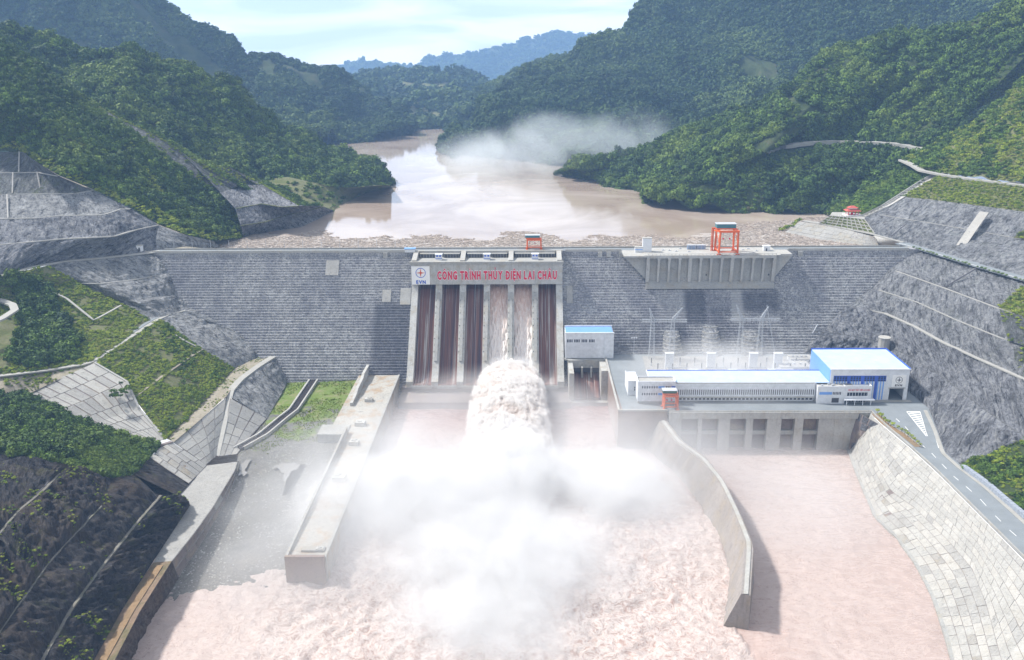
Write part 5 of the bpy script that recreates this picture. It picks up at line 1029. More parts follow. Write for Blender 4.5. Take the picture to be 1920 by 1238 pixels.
tops = [(a+b)/2-o0 for a, b in zip(secs[1], secs[2])]; ribbon('coping', tops, 2.0, M['conc_light'], .5, .35, kind=None, parent=t)

# ------------------------------------------------------------------ yard walls and tailrace front
t = thing('platform_wall', 'mud stained vertical concrete wall below the left edge of the powerhouse yard', 'retaining wall', (59, -112, -97))
B('wall', M['conc_brown'], t, -1.6, 2, -54.4, 55, -5, 26.9); B('wall_front', M['conc_brown'], t, 2.01, 30, -54.5, -48, -5, 26.9)
B('parapet', M['conc_light'], t, -1.9, -.6, -54.8, 55, 26.91, 28.0); B('parapet', M['conc_light'], t, -.59, 30, -55, -53.8, 26.91, 28.0)
t = thing('tailrace_wall', 'long pale concrete draft tube outlet wall with gate recesses under the powerhouse', 'outlet wall', (158, -166, -97))
def X(a): return a-158
B('beam', M['conc_light'], t, X(90), X(219), -3.4, .4, 22.6, 27.0); B('back_wall', M['conc_dark'], t, X(90), X(186), 1.2, 2, -4, 22.6)
for a, b2 in ((90, 98), (108.8, 111.3), (121.9, 129.4), (139.7, 144.2), (153.1, 162.3), (170.9, 176.4)): B('pier', M['conc_light'], t, X(a), X(b2), -2.6, 1.19, -4, 22.59)
B('end_wall', M['conc_light'], t, X(186.3), X(196.5), -2.2, 2, -4, 22.59); B('end_wall', M['conc_light'], t, X(196.6), X(210), -2.25, 2, -4, 22.59)
for a, b2 in ((98, 108.8), (111.3, 121.9), (129.4, 139.7), (144.2, 153.1), (162.3, 170.9), (176.4, 186.3)): B('gate_beam', M['conc'], t, X(a)+.01, X(b2)-.01, -.6, 1.18, 10.5, 13.2)
for k in range(32): B('rail_post', M['steel'], t, X(91+k*4.1), X(91.2+k*4.1), -3.3, -3.1, 27.01, 28.1)
B('rail', M['conc_light'], t, X(90), X(219), -3.35, -3.05, 28.11, 28.35); B('kerb', M['conc_light'], t, X(90), X(219), -2.4, -1.6, 27.01, 27.5)
q0, q1, q2, q3 = gz(1622, 783, -73), gz(1648, 800, -73), gz(1612, 838, -92), gz(1590, 845, -96)
apron('net_slope', 'dark grey gridded rock face beside the right end of the outlet wall', 'slope facing', [[np.array([210, -166, -70.5]), q1+[0, 0, 1.5]], [np.array([206.5, -170, -96.5]), q2]], 3, 5, ['conc_dark', 'rock_blue'], seed=9)

# side outlet left of the yard
t = thing('bottom_outlet', 'open concrete outlet channel with reddish water beside the spillway', 'outlet', (43, -62, -97))
B('side_wall', M['pier'], t, -14, -10.5, -28, 10, -3, 24.8); B('side_wall', M['pier'], t, 9.6, 16.9, -26, 4, -3, 26.0); B('deck', M['conc'], t, -14.2, 16.9, -4, 14, 20.5, 26.6)
MB().prism_x([(0, 17), (-24, 4.5), (-26, 5), (-26, -3), (0, -3)], -10.49, 9.59).obj('chute_floor', M['chute'], t); B('lip', M['conc'], t, -14.5, 17, -31, -26.01, -3, 3.0); B('dark_gate', M['darksteel'], t, -10.4, 9.5, -3.9, -3, 17, 20.4)
for dx in (-4, 3): B('divider', M['conc'], t, dx, dx+1.2, -8, -4.01, 14, 22)

# ------------------------------------------------------------------ buildings
def win_row(t, x0, x1, n, w, y, z0, z1, mat='window', d=.12, name='window'):
    st = (x1-x0)/max(1, n-1) if n > 1 else 0; me = None
    for i in range(n):
        if me is None:
            o = MB().box(-w/2, w/2, -d, .05, 0, z1-z0).obj(name, M[mat], t); me = o.data
        else: o = bpy.data.objects.new(name, me); COL.objects.link(o); o.parent = t
        o.location = (x0+i*st, y, z0)
# service building beside the spillway
t = thing('service_building', 'tall white service building with a narrow blue roof beside the spillway', 'building', (45, -62, -70))
B('wall', M['white'], t, -18, 11.5, 0, 16, 0, 19.4); B('side_block', M['white'], t, 11.51, 18.6, -.4, 15.5, -.5, 19.2); B('roof', M['blue'], t, -17.6, 17.8, 1.0, 15.6, 19.41, 20.1)
B('parapet', M['white'], t, -18.3, 18.8, -.5, .7, 19.41, 20.3); B('roof_trim', M['white'], t, -18, 18.6, 15.61, 16.3, 19.4, 21.2)
for gx in (-14.6, -9.2, -3.6, 2.0):
    win_row(t, gx-1.7, gx+1.7, 4, .75, 0, 12.6, 14.9)
for k in range(22): B('rib', M['white'], t, -16.6+k*1.06, -16.35+k*1.06, -.25, -.01, .3, 11.9)
B('plinth', M['conc'], t, -18.4, 18.9, -1.2, 16, -1.6, -.51)
# assembly hall
HX, HY, HZ = 198.2, -148, -70
t = thing('assembly_hall', 'large white hall with pale blue roof and blue striped glazing, right of the yard', 'hall', (HX, HY, HZ))
B('wall', M['white'], t, 0, 36.8, 0, .6, 0, 21.2); B('wall', M['white'], t, 36.81, 39.4, 0, .6, 0, 21.2); B('wall', M['white'], t, 48.8, 51.3, 0, .6, 0, 21.2); B('wall', M['white'], t, 39.41, 48.79, 0, .6, 8.2, 21.2)
B('side_wall', M['blue'], t, -.3, .3, .61, 41.8, 0, 21.0); B('side_wall', M['white'], t, 50.8, 51.3, .61, 41.8, 0, 21.0); B('back_wall', M['white'], t, .31, 50.79, 41.2, 41.8, 0, 21.0)
for k in range(3): B('roof_panel', M['pale_roof'], t, -.2+k*17.25, -.2+k*17.25+17.2, .3, 41.3, 21.21, 21.6)
B('roof_trim', M['deep_blue'], t, -.5, 51.8, 41.31, 42.2, 20.6, 22.3); B('roof_trim', M['deep_blue'], t, 51.32, 51.9, 0, 41.3, 20.8, 22.2); B('gutter', M['white'], t, -.5, 51.8, -.5, .29, 21.21, 21.9)
B('hall_floor', M['asphalt'], t, 39.5, 48.7, .7, 30, -.2, .1); B('inner_wall', M['conc'], t, 38, 39.3, .7, 24, 0, 9); B('door_frame', M['conc_light'], t, 38.6, 49.6, -.3, -.01, 8.2, 8.8)
gb = B('glazing_band', M['deep_blue'], t, 2.0, 36.4, -.15, -.01, 13.2, 17.2)
for k in range(19):
    if k in (5, 10, 15): continue
    for r in range(3): B('window', M['window'], t, 2.4+k*1.8, 3.6+k*1.8, -.3, -.16, 13.5+r*1.22, 14.3+r*1.22)
for k in range(19): B('blue_stripe', M['deep_blue'] if k in (5, 10, 15) else M['blue'], t, 2.2+k*1.8, 2.2+k*1.8+(1.7 if k in (5, 10, 15) else .75), -.2, -.01, .4, 13.1)
lp = B('logo_panel', M['paint'], t, 40.4, 49.4, -.3, -.01, 9.4, 17.6); emblem(lp, 44.9, -.35, 14.2, 2.3, M['darksteel'], M['darksteel']); letters('EVN', lp, 42.6, 47.2, -.3, 9.9, 1.3, M['darksteel'], off=.05, th=.15)
B('forecourt_slab', M['road_pale'], t, -6, 53.5, -4, -.5, -.1, .25)
# machine hall with long gallery
t = thing('machine_hall', 'long low white machine hall with pale blue roof and a gallery of narrow windows', 'hall', (81, -150.2, -70))
B('wall', M['white'], t, 0, 107, .6, 24, 0, 12.4)
for k in range(4): B('roof_panel', M['pale_roof'], t, -.5+k*29.3, -.5+k*29.3+29.25, 1.2, 24, 12.41, 12.9)
B('roof_trim', M['deep_blue'], t, -.8, 116.8, 24.01, 24.8, 12.2, 13.3); B('parapet', M['white'], t, 14, 107, -.4, 1.1, 9.8, 13.0); B('verge', M['white'], t, -1.2, -.52, .6, 24.5, 12.3, 13.4)
B('gallery', M['white'], t, 14, 107, -.6, .59, 3.6, 9.79); win_row(t, 16, 106, 66, .55, -.6, 5.0, 8.6, 'darksteel'); B('canopy', M['conc_light'], t, 14, 107, -2.0, -.61, 3.2, 3.7)
win_row(t, 19, 105, 34, 1.7, .6, .9, 2.9)
B('gutter', M['conc'], t, 14, 107, -.7, .8, 13.01, 13.3)
# left office block
t = thing('office_block', 'white two storey office block with rows of small windows left of the machine hall', 'building', (71, -154.5, -70))
B('wall', M['white'], t, 0, 24.6, 0, 10.2, 1.8, 14.6); B('plinth', M['conc'], t, .6, 24, .6, 10, 0, 1.79)
for b2 in ((0, 24.6, 0, .5), (0, 24.6, 9.7, 10.2), (0, .5, .51, 9.69), (24.1, 24.6, .51, 9.69)): B('parapet', M['white'], t, *b2, 14.61, 15.8)
B('roof', M['conc_light'], t, .51, 24.09, .51, 9.69, 14.61, 14.8)
for z0 in (11.0, 6.2):
    win_row(t, 3, 12.4, 7, .6, 0, z0, z0+1.5); win_row(t, 18.6, 20.9, 3, .6, 0, z0, z0+1.5); B('blue_band', M['blue'], t, 13.4, 17.4, -.15, -.01, z0, z0+1.5); B('blue_band', M['deep_blue'], t, 21.8, 24.5, -.15, -.01, z0, z0+1.5)
for k in range(18): B('louver', M['steel'], t, 1.5+k*.7, 1.8+k*.7, .35, .59, .2, 1.6)
t = thing('shed', 'small white flat roofed shed tucked behind the left office block', 'shed', (66.4, -139.4, -70)); B('wall', M['white'], t, 0, 7, 0, 20, 0, 9.8)
B('parapet', M['white'], t, -.2, 7.2, -.2, .4, 9.81, 10.6); B('parapet', M['white'], t, -.2, .4, .41, 20, 9.81, 10.6); win_row(t, 4.4, 5.8, 2, .6, 0, 5.2, 6.2); win_row(t, 4.4, 5.8, 2, .6, 0, 3.6, 4.6)
# right annex with the name of the plant
t = thing('annex_building', 'low white annex with plant name, blue band and entrance in front of the large hall', 'building', (188.5, -154.4, -70))
B('wall', M['white'], t, 0, 18.0, 0, 6.3, 0, 11.4); B('wing', M['white'], t, 18.01, 34.9, -.3, 6.3, 3.6, 11.3); B('entrance_wall', M['conc_light'], t, 18.1, 33, 2.0, 6, 0, 3.59)
for b2 in ((0, 18, 0, .4), (0, .4, .41, 10), (17.6, 18, .41, 10)): B('parapet', M['white'], t, *b2, 11.41, 12.2)
B('wall', M['white'], t, 0, 34, 6.31, 10, 0, 11.3); B('roof', M['conc_light'], t, .41, 17.59, .41, 9.9, 11.31, 11.5)
for b2 in ((18.2, 34.9, -.3, .1), (34.5, 34.9, .11, 9)): B('parapet', M['white'], t, *b2, 11.31, 12.6)
g = random.Random(2)
for k in range(9): x, y = g.uniform(2, 15), g.uniform(1.5, 8); B('roof_unit', M['steel'], t, x, x+1.2, y, y+1, 11.51, 12.4)
for k in range(6): B('roof_beam', M['conc'], t, 18.5+k*.9, 18.9+k*.9, 1, 9, 11.6, 11.9)
B('blue_band', M['blue'], t, 1.2, 9.4, -.15, -.01, 6.4, 8.2); win_row(t, 10.2, 14.9, 6, .5, 0, 6.4, 8.2); B('grille', M['darksteel'], t, 9.6, 14.2, -.12, -.01, .8, 4.0)
B('window', M['window'], t, 19.2, 32.5, -.42, -.31, 5.6, 8.0); 
for k in range(7): B('mullion', M['white'], t, 20.6+k*1.9, 20.8+k*1.9, -.5, -.43, 5.6, 8.0)
B('canopy', M['white'], t, 17, 36.6, -3, -.31, 3.3, 3.8); win_row(t, 19.4, 31.5, 9, .9, 2.0, .3, 3.0)
for k in range(4): B('column', M['white'], t, 18.4+k*5.2, 18.8+k*5.2, -2.8, -2.4, 0, 3.29)
letters('NHÀ MÁY THỦY ĐIỆN LAI CHÂU', t, 19.6, 33.8, -.31, 9.2, 1.05, M['red'], off=.02, th=.12)
for x in (10, 22, 30, 38): B('canopy_edge', M['conc_light'], t, 16.0 if x == 22 else x-.5, (16.3 if x == 22 else x-.4), -4.2, -3.9, 0, .3)

# ------------------------------------------------------------------ gantry cranes
def crane(label, loc, w, d, h, hx, mat, box, leg=1.1, hang=0.0, group=None):
    t = thing('gantry_crane', label, 'crane', loc)
    for x in (0, w):
        for y in (0, d): l = MB().bar((x, y, .8), (x*.94+w*.03, y, h), leg).obj('leg', mat, t); B('wheel_bogie', M['darksteel'] if 0 else mat, t, x-leg*1.3, x+leg*1.3, y-leg*.8, y+leg*.8, 0, .8)
    for y in (0, d): MB().bar((-.2, y, h), (w+.2, y, h), leg*1.3).obj('top_girder', mat, t); MB().bar((0, y, 2.2), (w, y, 2.2), leg*.7).obj('sill_beam', mat, t)
    for x in (0, w): MB().bar((x, 0, h), (x, d, h), leg*1.1).obj('end_beam', mat, t); MB().bar((x, 0, 2.2), (x, d, 2.2), leg*.7).obj('sill_beam', mat, t); MB().bar((x, 0, h*.45), (x, d, h*.9), leg*.3).bar((x, 0, h*.45), (x, d, 2.4), leg*.3).obj('brace', mat, t)
    hy = d*.5; hd = min(d*.8, 7)
    c = B('hoist_base', mat, t, -w*.1, w*.92, hy-hd/2-.4, hy+hd/2+.4, h+leg*.9, h+leg*.9+.9)
    c = MB().box(-w*.12, w*.9, hy-hd/2, hy+hd/2, h+leg*.9+.91, h+leg*.9+.9+hx*.7).obj('hoist_house', box, t); B('house_roof', M['steel'], t, -w*.15, w*.93, hy-hd/2-.4, hy+hd/2+.4, h+leg*.9+.91+hx*.7, h+leg*1.2+.9+hx*.7)
    for x in (w*.2, w*.55): k = MB().bar((x, 1, h-.5), (x, 1, h*.72), .12).obj('hoist_rope', M['darksteel'], t); B('hook_block', M['red'], k, x-.5, x+.5, .6, 1.4, h*.66, h*.72)
    if hang:
        MB().bar((0, d, h), (-hang, d, h), leg*.9).bar((0, 0, h), (-hang, d*.4, h), leg*.7).obj('cantilever', mat, t)
        m = MB().bar((-hang, d, 0), (-hang, d, h), .45).bar((-hang+1.1, d, 0), (-hang+1.1, d, h), .8)
        for k in range(12): m.bar((-hang, d, 1+k*h/12), (-hang+1.1, d, 1+k*h/12), .16)
        m.obj('ladder_tower', mat, t)
    return t
crane('tall orange gantry crane with a teal hoist house on the intake deck', (147.8, -19.4, .35), 14.6, 15, 18.2, 4.4, M['orange'], M['teal'], 1.15, hang=3.2)
crane('small orange gantry crane standing on the crest behind the spillway', (-1.9, 1.5, .1), 11.4, 5.5, 8.4, 2.7, M['orange'], M['teal'], .8)
crane('small faded orange gantry crane in front of the left office block', (86.9, -165.2, -70), 8.8, 6, 9.6, 2.6, plain('faded_orange', (.55, .16, .09), .6, .2, 1), plain('dark_green_housing', (.06, .12, .10), .5), .85)

# ------------------------------------------------------------------ intake structure on the right part of the crest
t = thing('intake_structure', 'pale concrete intake block with a row of buttresses projecting from the dam crest', 'intake', (142, 0, 0))
ix = lambda a: a-142
MB().prism_x([(-17, -2), (-17, -20.8), (-21.2, -23.5), (-21.2, -26.6), (-16, -27.5), (0, -27.5), (0, -2)], ix(92), ix(192.5)).obj('front_wall', M['conc'], t)
MB().box(ix(74), ix(92), -21.4, 0.0, -1.2, 0).box(ix(92.01), ix(192.5), -21.4, 9, -1.99, .04).box(ix(192.51), ix(206), -16, 0, -1.2, 0).obj('deck', M['conc_light'], t)
B('deck_paving', M['conc_light'], t, ix(90), ix(196), -20.6, 9, .041, .3)
for a, b2, c in ((74, 92, -20), (206, 192.5, -20)):
    n = len; pr = [(ix(a), -1.21), (ix(b2), -1.21), (ix(b2), c)]
    MB().add([(x, y, z) for y in (-16.5, 0) for x, z in pr], [(0, 1, 2), (5, 4, 3), (0, 3, 4, 1), (1, 4, 5, 2), (2, 5, 3, 0)]).obj('wing_wall', M['conc'], t)
me = None
for i in range(13):
    x = ix(92.2+i*(192.3-92.2-1.8)/12); w = 2.6 if i in (0, 4, 8, 12) else 1.7
    MB().prism_x([(-21.2, -2.0), (-20.6, -7), (-19.0, -21.6), (-16.9, -22), (-16.9, -2.0)], x-(w-1.8)/2, x+w-(w-1.8)/2).obj('buttress', M['conc_light'], t); B('corbel', M['conc_light'], t, x-.3, x+2.1, -21.6, -16.9, -3.3, -2.0)
for k in range(34): B('rail_post', M['conc_light'], t, ix(93+k*3), ix(93.3+k*3), -21.2, -20.9, .3, 1.4)
B('rail', M['conc_light'], t, ix(92), ix(192.5), -21.25, -20.85, 1.41, 1.65)
for x in (125, 139, 188): B('drain_opening', M['darksteel'], t, ix(x), ix(x+1), -17.2, -16.99, -17, -15.6)
for x0, y0, lab in ((127, 1, 'left blue grey container on the intake deck'), (134.5, 1, 'right blue grey container beside the crane')):
    c = thing('container', lab, 'container', (x0, y0, .3)); B('body', plain('blue_grey_tin', (.22, .28, .40), .5), c, 0, 7, 0, 3, 0, 3.2); B('roof_frame', M['steel'], c, -.1, 7.1, -.1, 3.1, 3.21, 3.5)
    for k in range(3): B('rib', M['steel'], c, .5+k*2.8, .8+k*2.8, -.12, -.01, 0, 3.1)
c = thing('tower_cabin', 'white tower cabin with a low annex on the crest left of the intake', 'cabin', (90, -8, 0)); B('tower', M['white'], c, 0, 7, 0, 4.5, 0, 11); B('annex', M['white'], c, -6, -.01, 0, 4, 0, 4); B('blue_trim', M['blue'], c, -6.1, -.02, -.15, -.01, 2.0, 2.6); B('roof_edge', M['conc_light'], c, -.2, 7.2, -.2, 4.7, 11.01, 11.5); B('annex_roof', M['conc_light'], c, -6.2, -.01, -.2, 4.2, 4.01, 4.4)
c = thing('gate_cabin', 'small white cabin at the right end of the intake deck', 'cabin', (186, -6, .3)); B('wall', M['white'], c, 0, 5, 0, 4, 0, 3.6); B('roof', M['white'], c, -.4, 5.4, -.4, 4.4, 3.61, 4.0); B('door', M['darksteel'], c, 1.8, 2.9, -.08, -.01, 0, 2.2)
g = random.Random(9)
for k in range(16):
    x, y = 106+k*4.9, g.uniform(-9, 5)
    if 126 < x < 165: continue
    c = thing('hatch_cover', 'small grey steel hatch cover lying on the intake deck', 'hatch', (x, y, .3), 'hatch covers on the intake deck'); B('plate', M['steel'], c, 0, 2.2, 0, 1.6, 0, .5); B('handle', M['darksteel'], c, .9, 1.3, .6, 1, .51, .8)

# ------------------------------------------------------------------ penstocks, switchyard
M['penst'] = rock('netted_penstock', (.46, .47, .49), dark=(.16, .17, .21), light=(.72, .72, .72), dk=.4, lt=.7, sx=.3, sy=.2)
def pen(label, px0, px1, py0, py1):
    xa, xb = gz(px0, py1, -70)[0], gz(px1, py1, -70)[0]; xm, w = (xa+xb)/2, (xb-xa)/2; zt = fc((px0+px1)/2, py0)[2]
    t = thing('penstock', label, 'penstock', (xm, -62, -70), 'penstocks on the dam face'); n, m = 22, 40; P = []
    for j in range(m):
        f = j/(m-1); z = zt+(-70-zt)*f; yb = face_y(z)+1.0; wr = w*(.72+.28*f)
        for i in range(n): a = math.pi*i/(n-1); k = 1+.10*fbm(np.array([a*4]), np.array([f*9+xm]), 3)[0]; P.append((math.cos(a)*wr*k, yb-math.sin(a)*(2.0+6.5*min(1, f*3.5))*k+62, z+70))
    Q = [(j*n+i, j*n+i+1, (j+1)*n+i+1, (j+1)*n+i) for j in range(m-1) for i in range(n-1)]; uv = [(i*.8, j*.8) for j in range(m) for i in range(n)]
    mesh_obj('casing', P, Q, M['penst'], t, uv=uv)
    me = None
    for j in range(3, m-1, 6):
        mb = MB(); ring = [P[j*n+i] for i in range(n)]
        for a, b2 in zip(ring, ring[1:]): mb.bar((a[0]*1.02, a[1]-.2, a[2]), (b2[0]*1.02, b2[1]-.2, b2[2]), .5)
        mb.obj('hoop', M['conc_light'], t)
pen('left pale penstock casing with bold hoops on the dam face behind the machine hall', 1247, 1287, 618, 676)
pen('middle penstock casing on the dam face behind the machine hall', 1322, 1363, 608, 676)
pen('right penstock casing half hidden by mist on the dam face', 1397, 1441, 617, 676)
def lattice(mb, a, b, w0, w1, n, th=.14):
    a, b = Vector(a), Vector(b); d = (b-a).normalized(); q = d.cross(Vector((0, 1, 0))) if abs(d.z) > .5 else d.cross(Vector((0, 0, 1))); q.normalize(); p = d.cross(q)
    R4 = [[a+(b-a)*(i/n)+(q*sx+p*sy)*(w0+(w1-w0)*i/n)/2 for sx, sy in ((-1, -1), (1, -1), (1, 1), (-1, 1))] for i in range(n+1)]
    for k in range(4):
        mb.bar(R4[0][k], R4[n][k], th*1.5)
        for i in range(n): mb.bar(R4[i][k], R4[i+1][(k+1) % 4], th, 3); mb.bar(R4[i][(k+1) % 4], R4[i+1][k], th, 3)
def pylon(label, xl, xr, xbl, xbr, pyb, hl, hr):
    base = gz(xl, 672, -70); Y = base[1]; t = thing('pylon', label, 'pylon', tuple(base), 'lattice line gantries in the switchyard'); o0 = base
    zb = gy(xl, pyb, Y)[2]; L, Rr = gy(xl, pyb, Y), gy(xr, pyb, Y)
    for P_ in (L, Rr): mb = MB(); lattice(mb, (P_[0]-o0[0], 0, 0), (P_[0]-o0[0], 0, zb+70), 4.2, 2.0, 11); mb.obj('leg', M['steel'], t)
    mb = MB(); lattice(mb, gy(xbl, pyb+2, Y)-o0, gy(xbr, pyb+2, Y)-o0, 1.6, 1.6, 16); mb.obj('cross_beam', M['steel'], t)
    for (hx_, hy_), P_ in ((hl, L), (hr, Rr)): mb = MB(); lattice(mb, P_-o0, gy(hx_, hy_, Y)-o0, 2.0, .3, 6, .2); mb.obj('horn', M['steel'], t)
    for k in range(3): f = .25+.25*k; c = (L*(1-f)+Rr*f)-o0; MB().bar((c[0], 0, c[2]-.8), (c[0], 0, c[2]-4), .35, 6).obj('insulator', M['darksteel'], t)
pylon('left steel lattice line gantry in front of the dam face', 1224, 1262, 1204, 1288, 599, (1218, 578), (1280, 577))
pylon('right steel lattice line gantry in front of the dam face, partly in mist', 1391, 1428, 1370, 1462, 597, (1381, 572), (1441, 575))
t = thing('mast', 'thin leaning white mast right of the right lattice gantry', 'mast', tuple(gz(1453, 665, -70))); tp = gy(1438, 573, gz(1453, 665, -70)[1])-gz(1453, 665, -70); MB().bar((0, 0, 0), tp, .55, 6).obj('pole', M['steel'], t); MB().bar((-.6, 0, 0), (.6, 0, .3), 1.2).obj('footing', M['conc'], t)
for px_, lab in ((1188, 'lamp mast with a cross head at the left end of the switchyard'),):
    c = gz(px_, 668, -70); h = gy(px_, 633, c[1])[2]+70; t = thing('lamp_mast', lab, 'lamp mast', tuple(c)); MB().bar((0, 0, 0), (0, 0, h), .4, 6).obj('pole', M['steel'], t); MB().bar((-2, 0, h), (2, 0, h), .3).obj('head', M['steel'], t)
    for x in (-1.8, 0, 1.8): B('floodlight', M['white'], t, x-.5, x+.5, -.5, 0, h-.6, h+.3)
sw = props(MB().prism_z([(86, -58), (84, -119), (196, -124), (226, -60)], -69.99, -69.9).obj('ground', M['gravel']), kind='structure')
for k, px_ in enumerate((1254, 1332, 1411, 1457)):
    c = gz(px_, 692, -70); t = thing('fire_wall', ['leftmost', 'second', 'third', 'rightmost'][k]+' tall white block wall standing between the transformers', 'fire wall', tuple(c), 'white block walls in the switchyard'); h = gy(px_, 663, c[1])[2]+70
    B('wall', M['white'], t, -2.9, 2.9, -1.2, 1.6, 0, h); B('cap', M['white'], t, -3.2, 3.2, -1.5, 1.9, h+.01, h+.5)
g = random.Random(11); proto = thing('insulator_stand', 'slim dark insulator on a grey pedestal in the switchyard row', 'insulator', (0, 0, 0), 'insulator stands in the switchyard')
B('pedestal', M['steel'], proto, -.4, .4, -.4, .4, 0, 2.4); MB().bar((0, 0, 2.4), (0, 0, 6.2), .9, 6).obj('insulator', M['darksteel'], proto); MB().bar((-1.2, 0, 6.3), (1.2, 0, 6.3), .2).obj('terminal', M['steel'], proto)
first = True
for row, yy in enumerate((-80, -92)):
    for k in range(11):
        x = 90+k*10.6+row*3; loc_ = (x, yy+g.uniform(-1, 1), -69.9)
        if first: proto.location = loc_; first = False
        else: copy_tree(proto, loc_)
for k in range(3):
    x = 104+k*28; t = thing('transformer', ['left', 'middle', 'right'][k]+' grey transformer with radiators between pale sloping walls behind the machine hall', 'transformer', (x, -112, -69.9), 'transformers behind the machine hall')
    B('tank', M['steel'], t, -4, 4, -2, 2.4, 0, 4.2)
    for q in range(7): B('radiator', M['darksteel'], t, -3.8+q*1.1, -3.2+q*1.1, -3.2, -2.01, .4, 3.6)
    for q in range(3): MB().bar((-2.4+q*2.4, .4, 4.2), (-2.8+q*2.8, .4, 7.2), .5, 6).obj('bushing', M['darksteel'], t)
    for sx in (-7.2, 6.6): MB().prism_x([(-6, 0), (-6, 4), (2, 8.5), (5, 8.5), (5, 0)], sx, sx+.6).obj('side_wall', M['conc_light'], t)
    MB().bar((-7, -5, 8.6), (7, -5, 8.6), .35).bar((-7, 3, 9.2), (7, 3, 9.2), .35).bar((-7, -5, 8.6), (-7, -5, 0), .35).bar((7, -5, 8.6), (7, -5, 0), .35).obj('busbar_frame', M['steel'], t)
    t = thing('control_cubicle', ['left', 'middle', 'right'][k]+' low pale cubicle with slab roof among the switchyard equipment', 'cubicle', (x+14, -98, -69.9), 'low cubicles in the switchyard'); B('body', M['conc_light'], t, -3, 3, -2, 2, 0, 2.8); B('roof', M['white'], t, -3.4, 3.4, -2.4, 2.4, 2.81, 3.1); B('door', M['darksteel'], t, -.6, .6, -2.06, -2.01, 0, 2)
for k, (x, y, w, d, h) in enumerate(((192, -88, 22, 14, 3.6), (202, -70, 16, 9, 3.0), (182, -104, 12, 8, 4.5))):
    t = thing('yard_building', ['wide low pale flat roofed block behind the large hall', 'small pale flat block nearest the dam foot at the right', 'pale flat roofed block at the left rear corner of the large hall'][k], 'building', (x, y, -69.9)); B('wall', M['white'], t, -w/2, w/2, -d/2, d/2, 0, h); B('roof', M['conc_light'], t, -w/2-.3, w/2+.3, -d/2-.3, d/2+.3, h+.01, h+.4); win_row(t, -w/2+2, w/2-2, 5, 1.2, -d/2, 1, 2.2)
    for q in range(4): B('roof_unit', M['steel'], t, -w/2+2+q*w/5, -w/2+3.4+q*w/5, -1, .6, h+.41, h+1.4)
t = thing('pipe', 'white inclined pipe running up the dam face at the right of the switchyard', 'pipe', tuple(gz(1506, 657, -69))); tp = fc(1531, 606)+np.array([0, -3, 0])-gz(1506, 657, -69); MB().bar((0, 0, 0), tp, .8, 6).obj('tube', M['steel'], t); MB().bar((-.8, 0, 0), (.8, 0, 0), 1.4).obj('footing', M['conc'], t)
for px_, py_, z, lab in ((1657, 640, -54.5, 'round pale concrete chamber on the right rock bench behind the hall'), (1742, 640, -50, 'pale square concrete chamber set in the right rock slope under the white road')):
    c = gz(px_, py_+8, z); t = thing('access_chamber', lab, 'concrete chamber', tuple(c-np.array([0, 0, 3]))); MB().prism_z([(4*math.cos(a*math.pi/5), 4*math.sin(a*math.pi/5)) for a in range(10)] if px_ < 1700 else [(-4, -3.5), (4, -3.5), (4, 4), (-4, 4)], 0, 9).obj('shaft', M['slab_c'], t); B('cover', M['conc_light'], t, -4.4, 4.4, -4, 4, 9.01, 9.5) if px_ > 1700 else MB().prism_z([(4.5*math.cos(a*math.pi/5), 4.5*math.sin(a*math.pi/5)) for a in range(10)], 9.01, 9.5).obj('cover', M['conc_light'], t)
t = thing('switch_house', 'tiny white hut with a dark door beside the left crest road', 'hut', tuple(gz(263, 471, 1))); B('wall', M['white'], t, -2.2, 2.2, -1.5, 1.5, 0, 4.6); B('roof', M['conc_light'], t, -2.5, 2.5, -1.8, 1.8, 4.61, 5); B('door', M['darksteel'], t, -.6, .8, -1.56, -1.51, .2, 3.2)

# pavilion
c = gz(1597, 404, 10); t = thing('pavilion', 'small open pavilion with a two tier red roof above the lake revetment', 'pavilion', tuple(c))
B('platform', M['paint'], t, -7, 7, -5, 5, 0, .8)
for x in (-4.4, -1.5, 1.5, 4.4):
    for y in (-3, 3): MB().bar((x, y, .8), (x, y, 4.4), .55, 6).obj('pillar', M['red'], t)
def hip(w, d, z, h, k, name):
    MB().add([(-w, -d, z), (w, -d, z), (w, d, z), (-w, d, z), (-w*k, -d*k*.6, z+h), (w*k, -d*k*.6, z+h), (w*k, d*k*.6, z+h), (-w*k, d*k*.6, z+h)], [(0, 1, 5, 4), (1, 2, 6, 5), (2, 3, 7, 6), (3, 0, 4, 7), (4, 5, 6, 7), (3, 2, 1, 0)]).obj(name, M['red_roof'], t)
hip(6.6, 5, 4.4, 1.6, .62, 'lower_roof'); B('clerestory', M['paint'], t, -3.4, 3.4, -2.2, 2.2, 6.01, 7.0); hip(4.6, 3.4, 7.01, 1.7, .3, 'upper_roof'); B('altar', M['red'], t, -1, 1, -.6, .6, .8, 2.2)
for k in range(14): MB().bar((-14+k*2.2, -5.6, 0), (-14+k*2.2, -5.6, 1.2), .3).obj('rail_post', M['paint'], t)

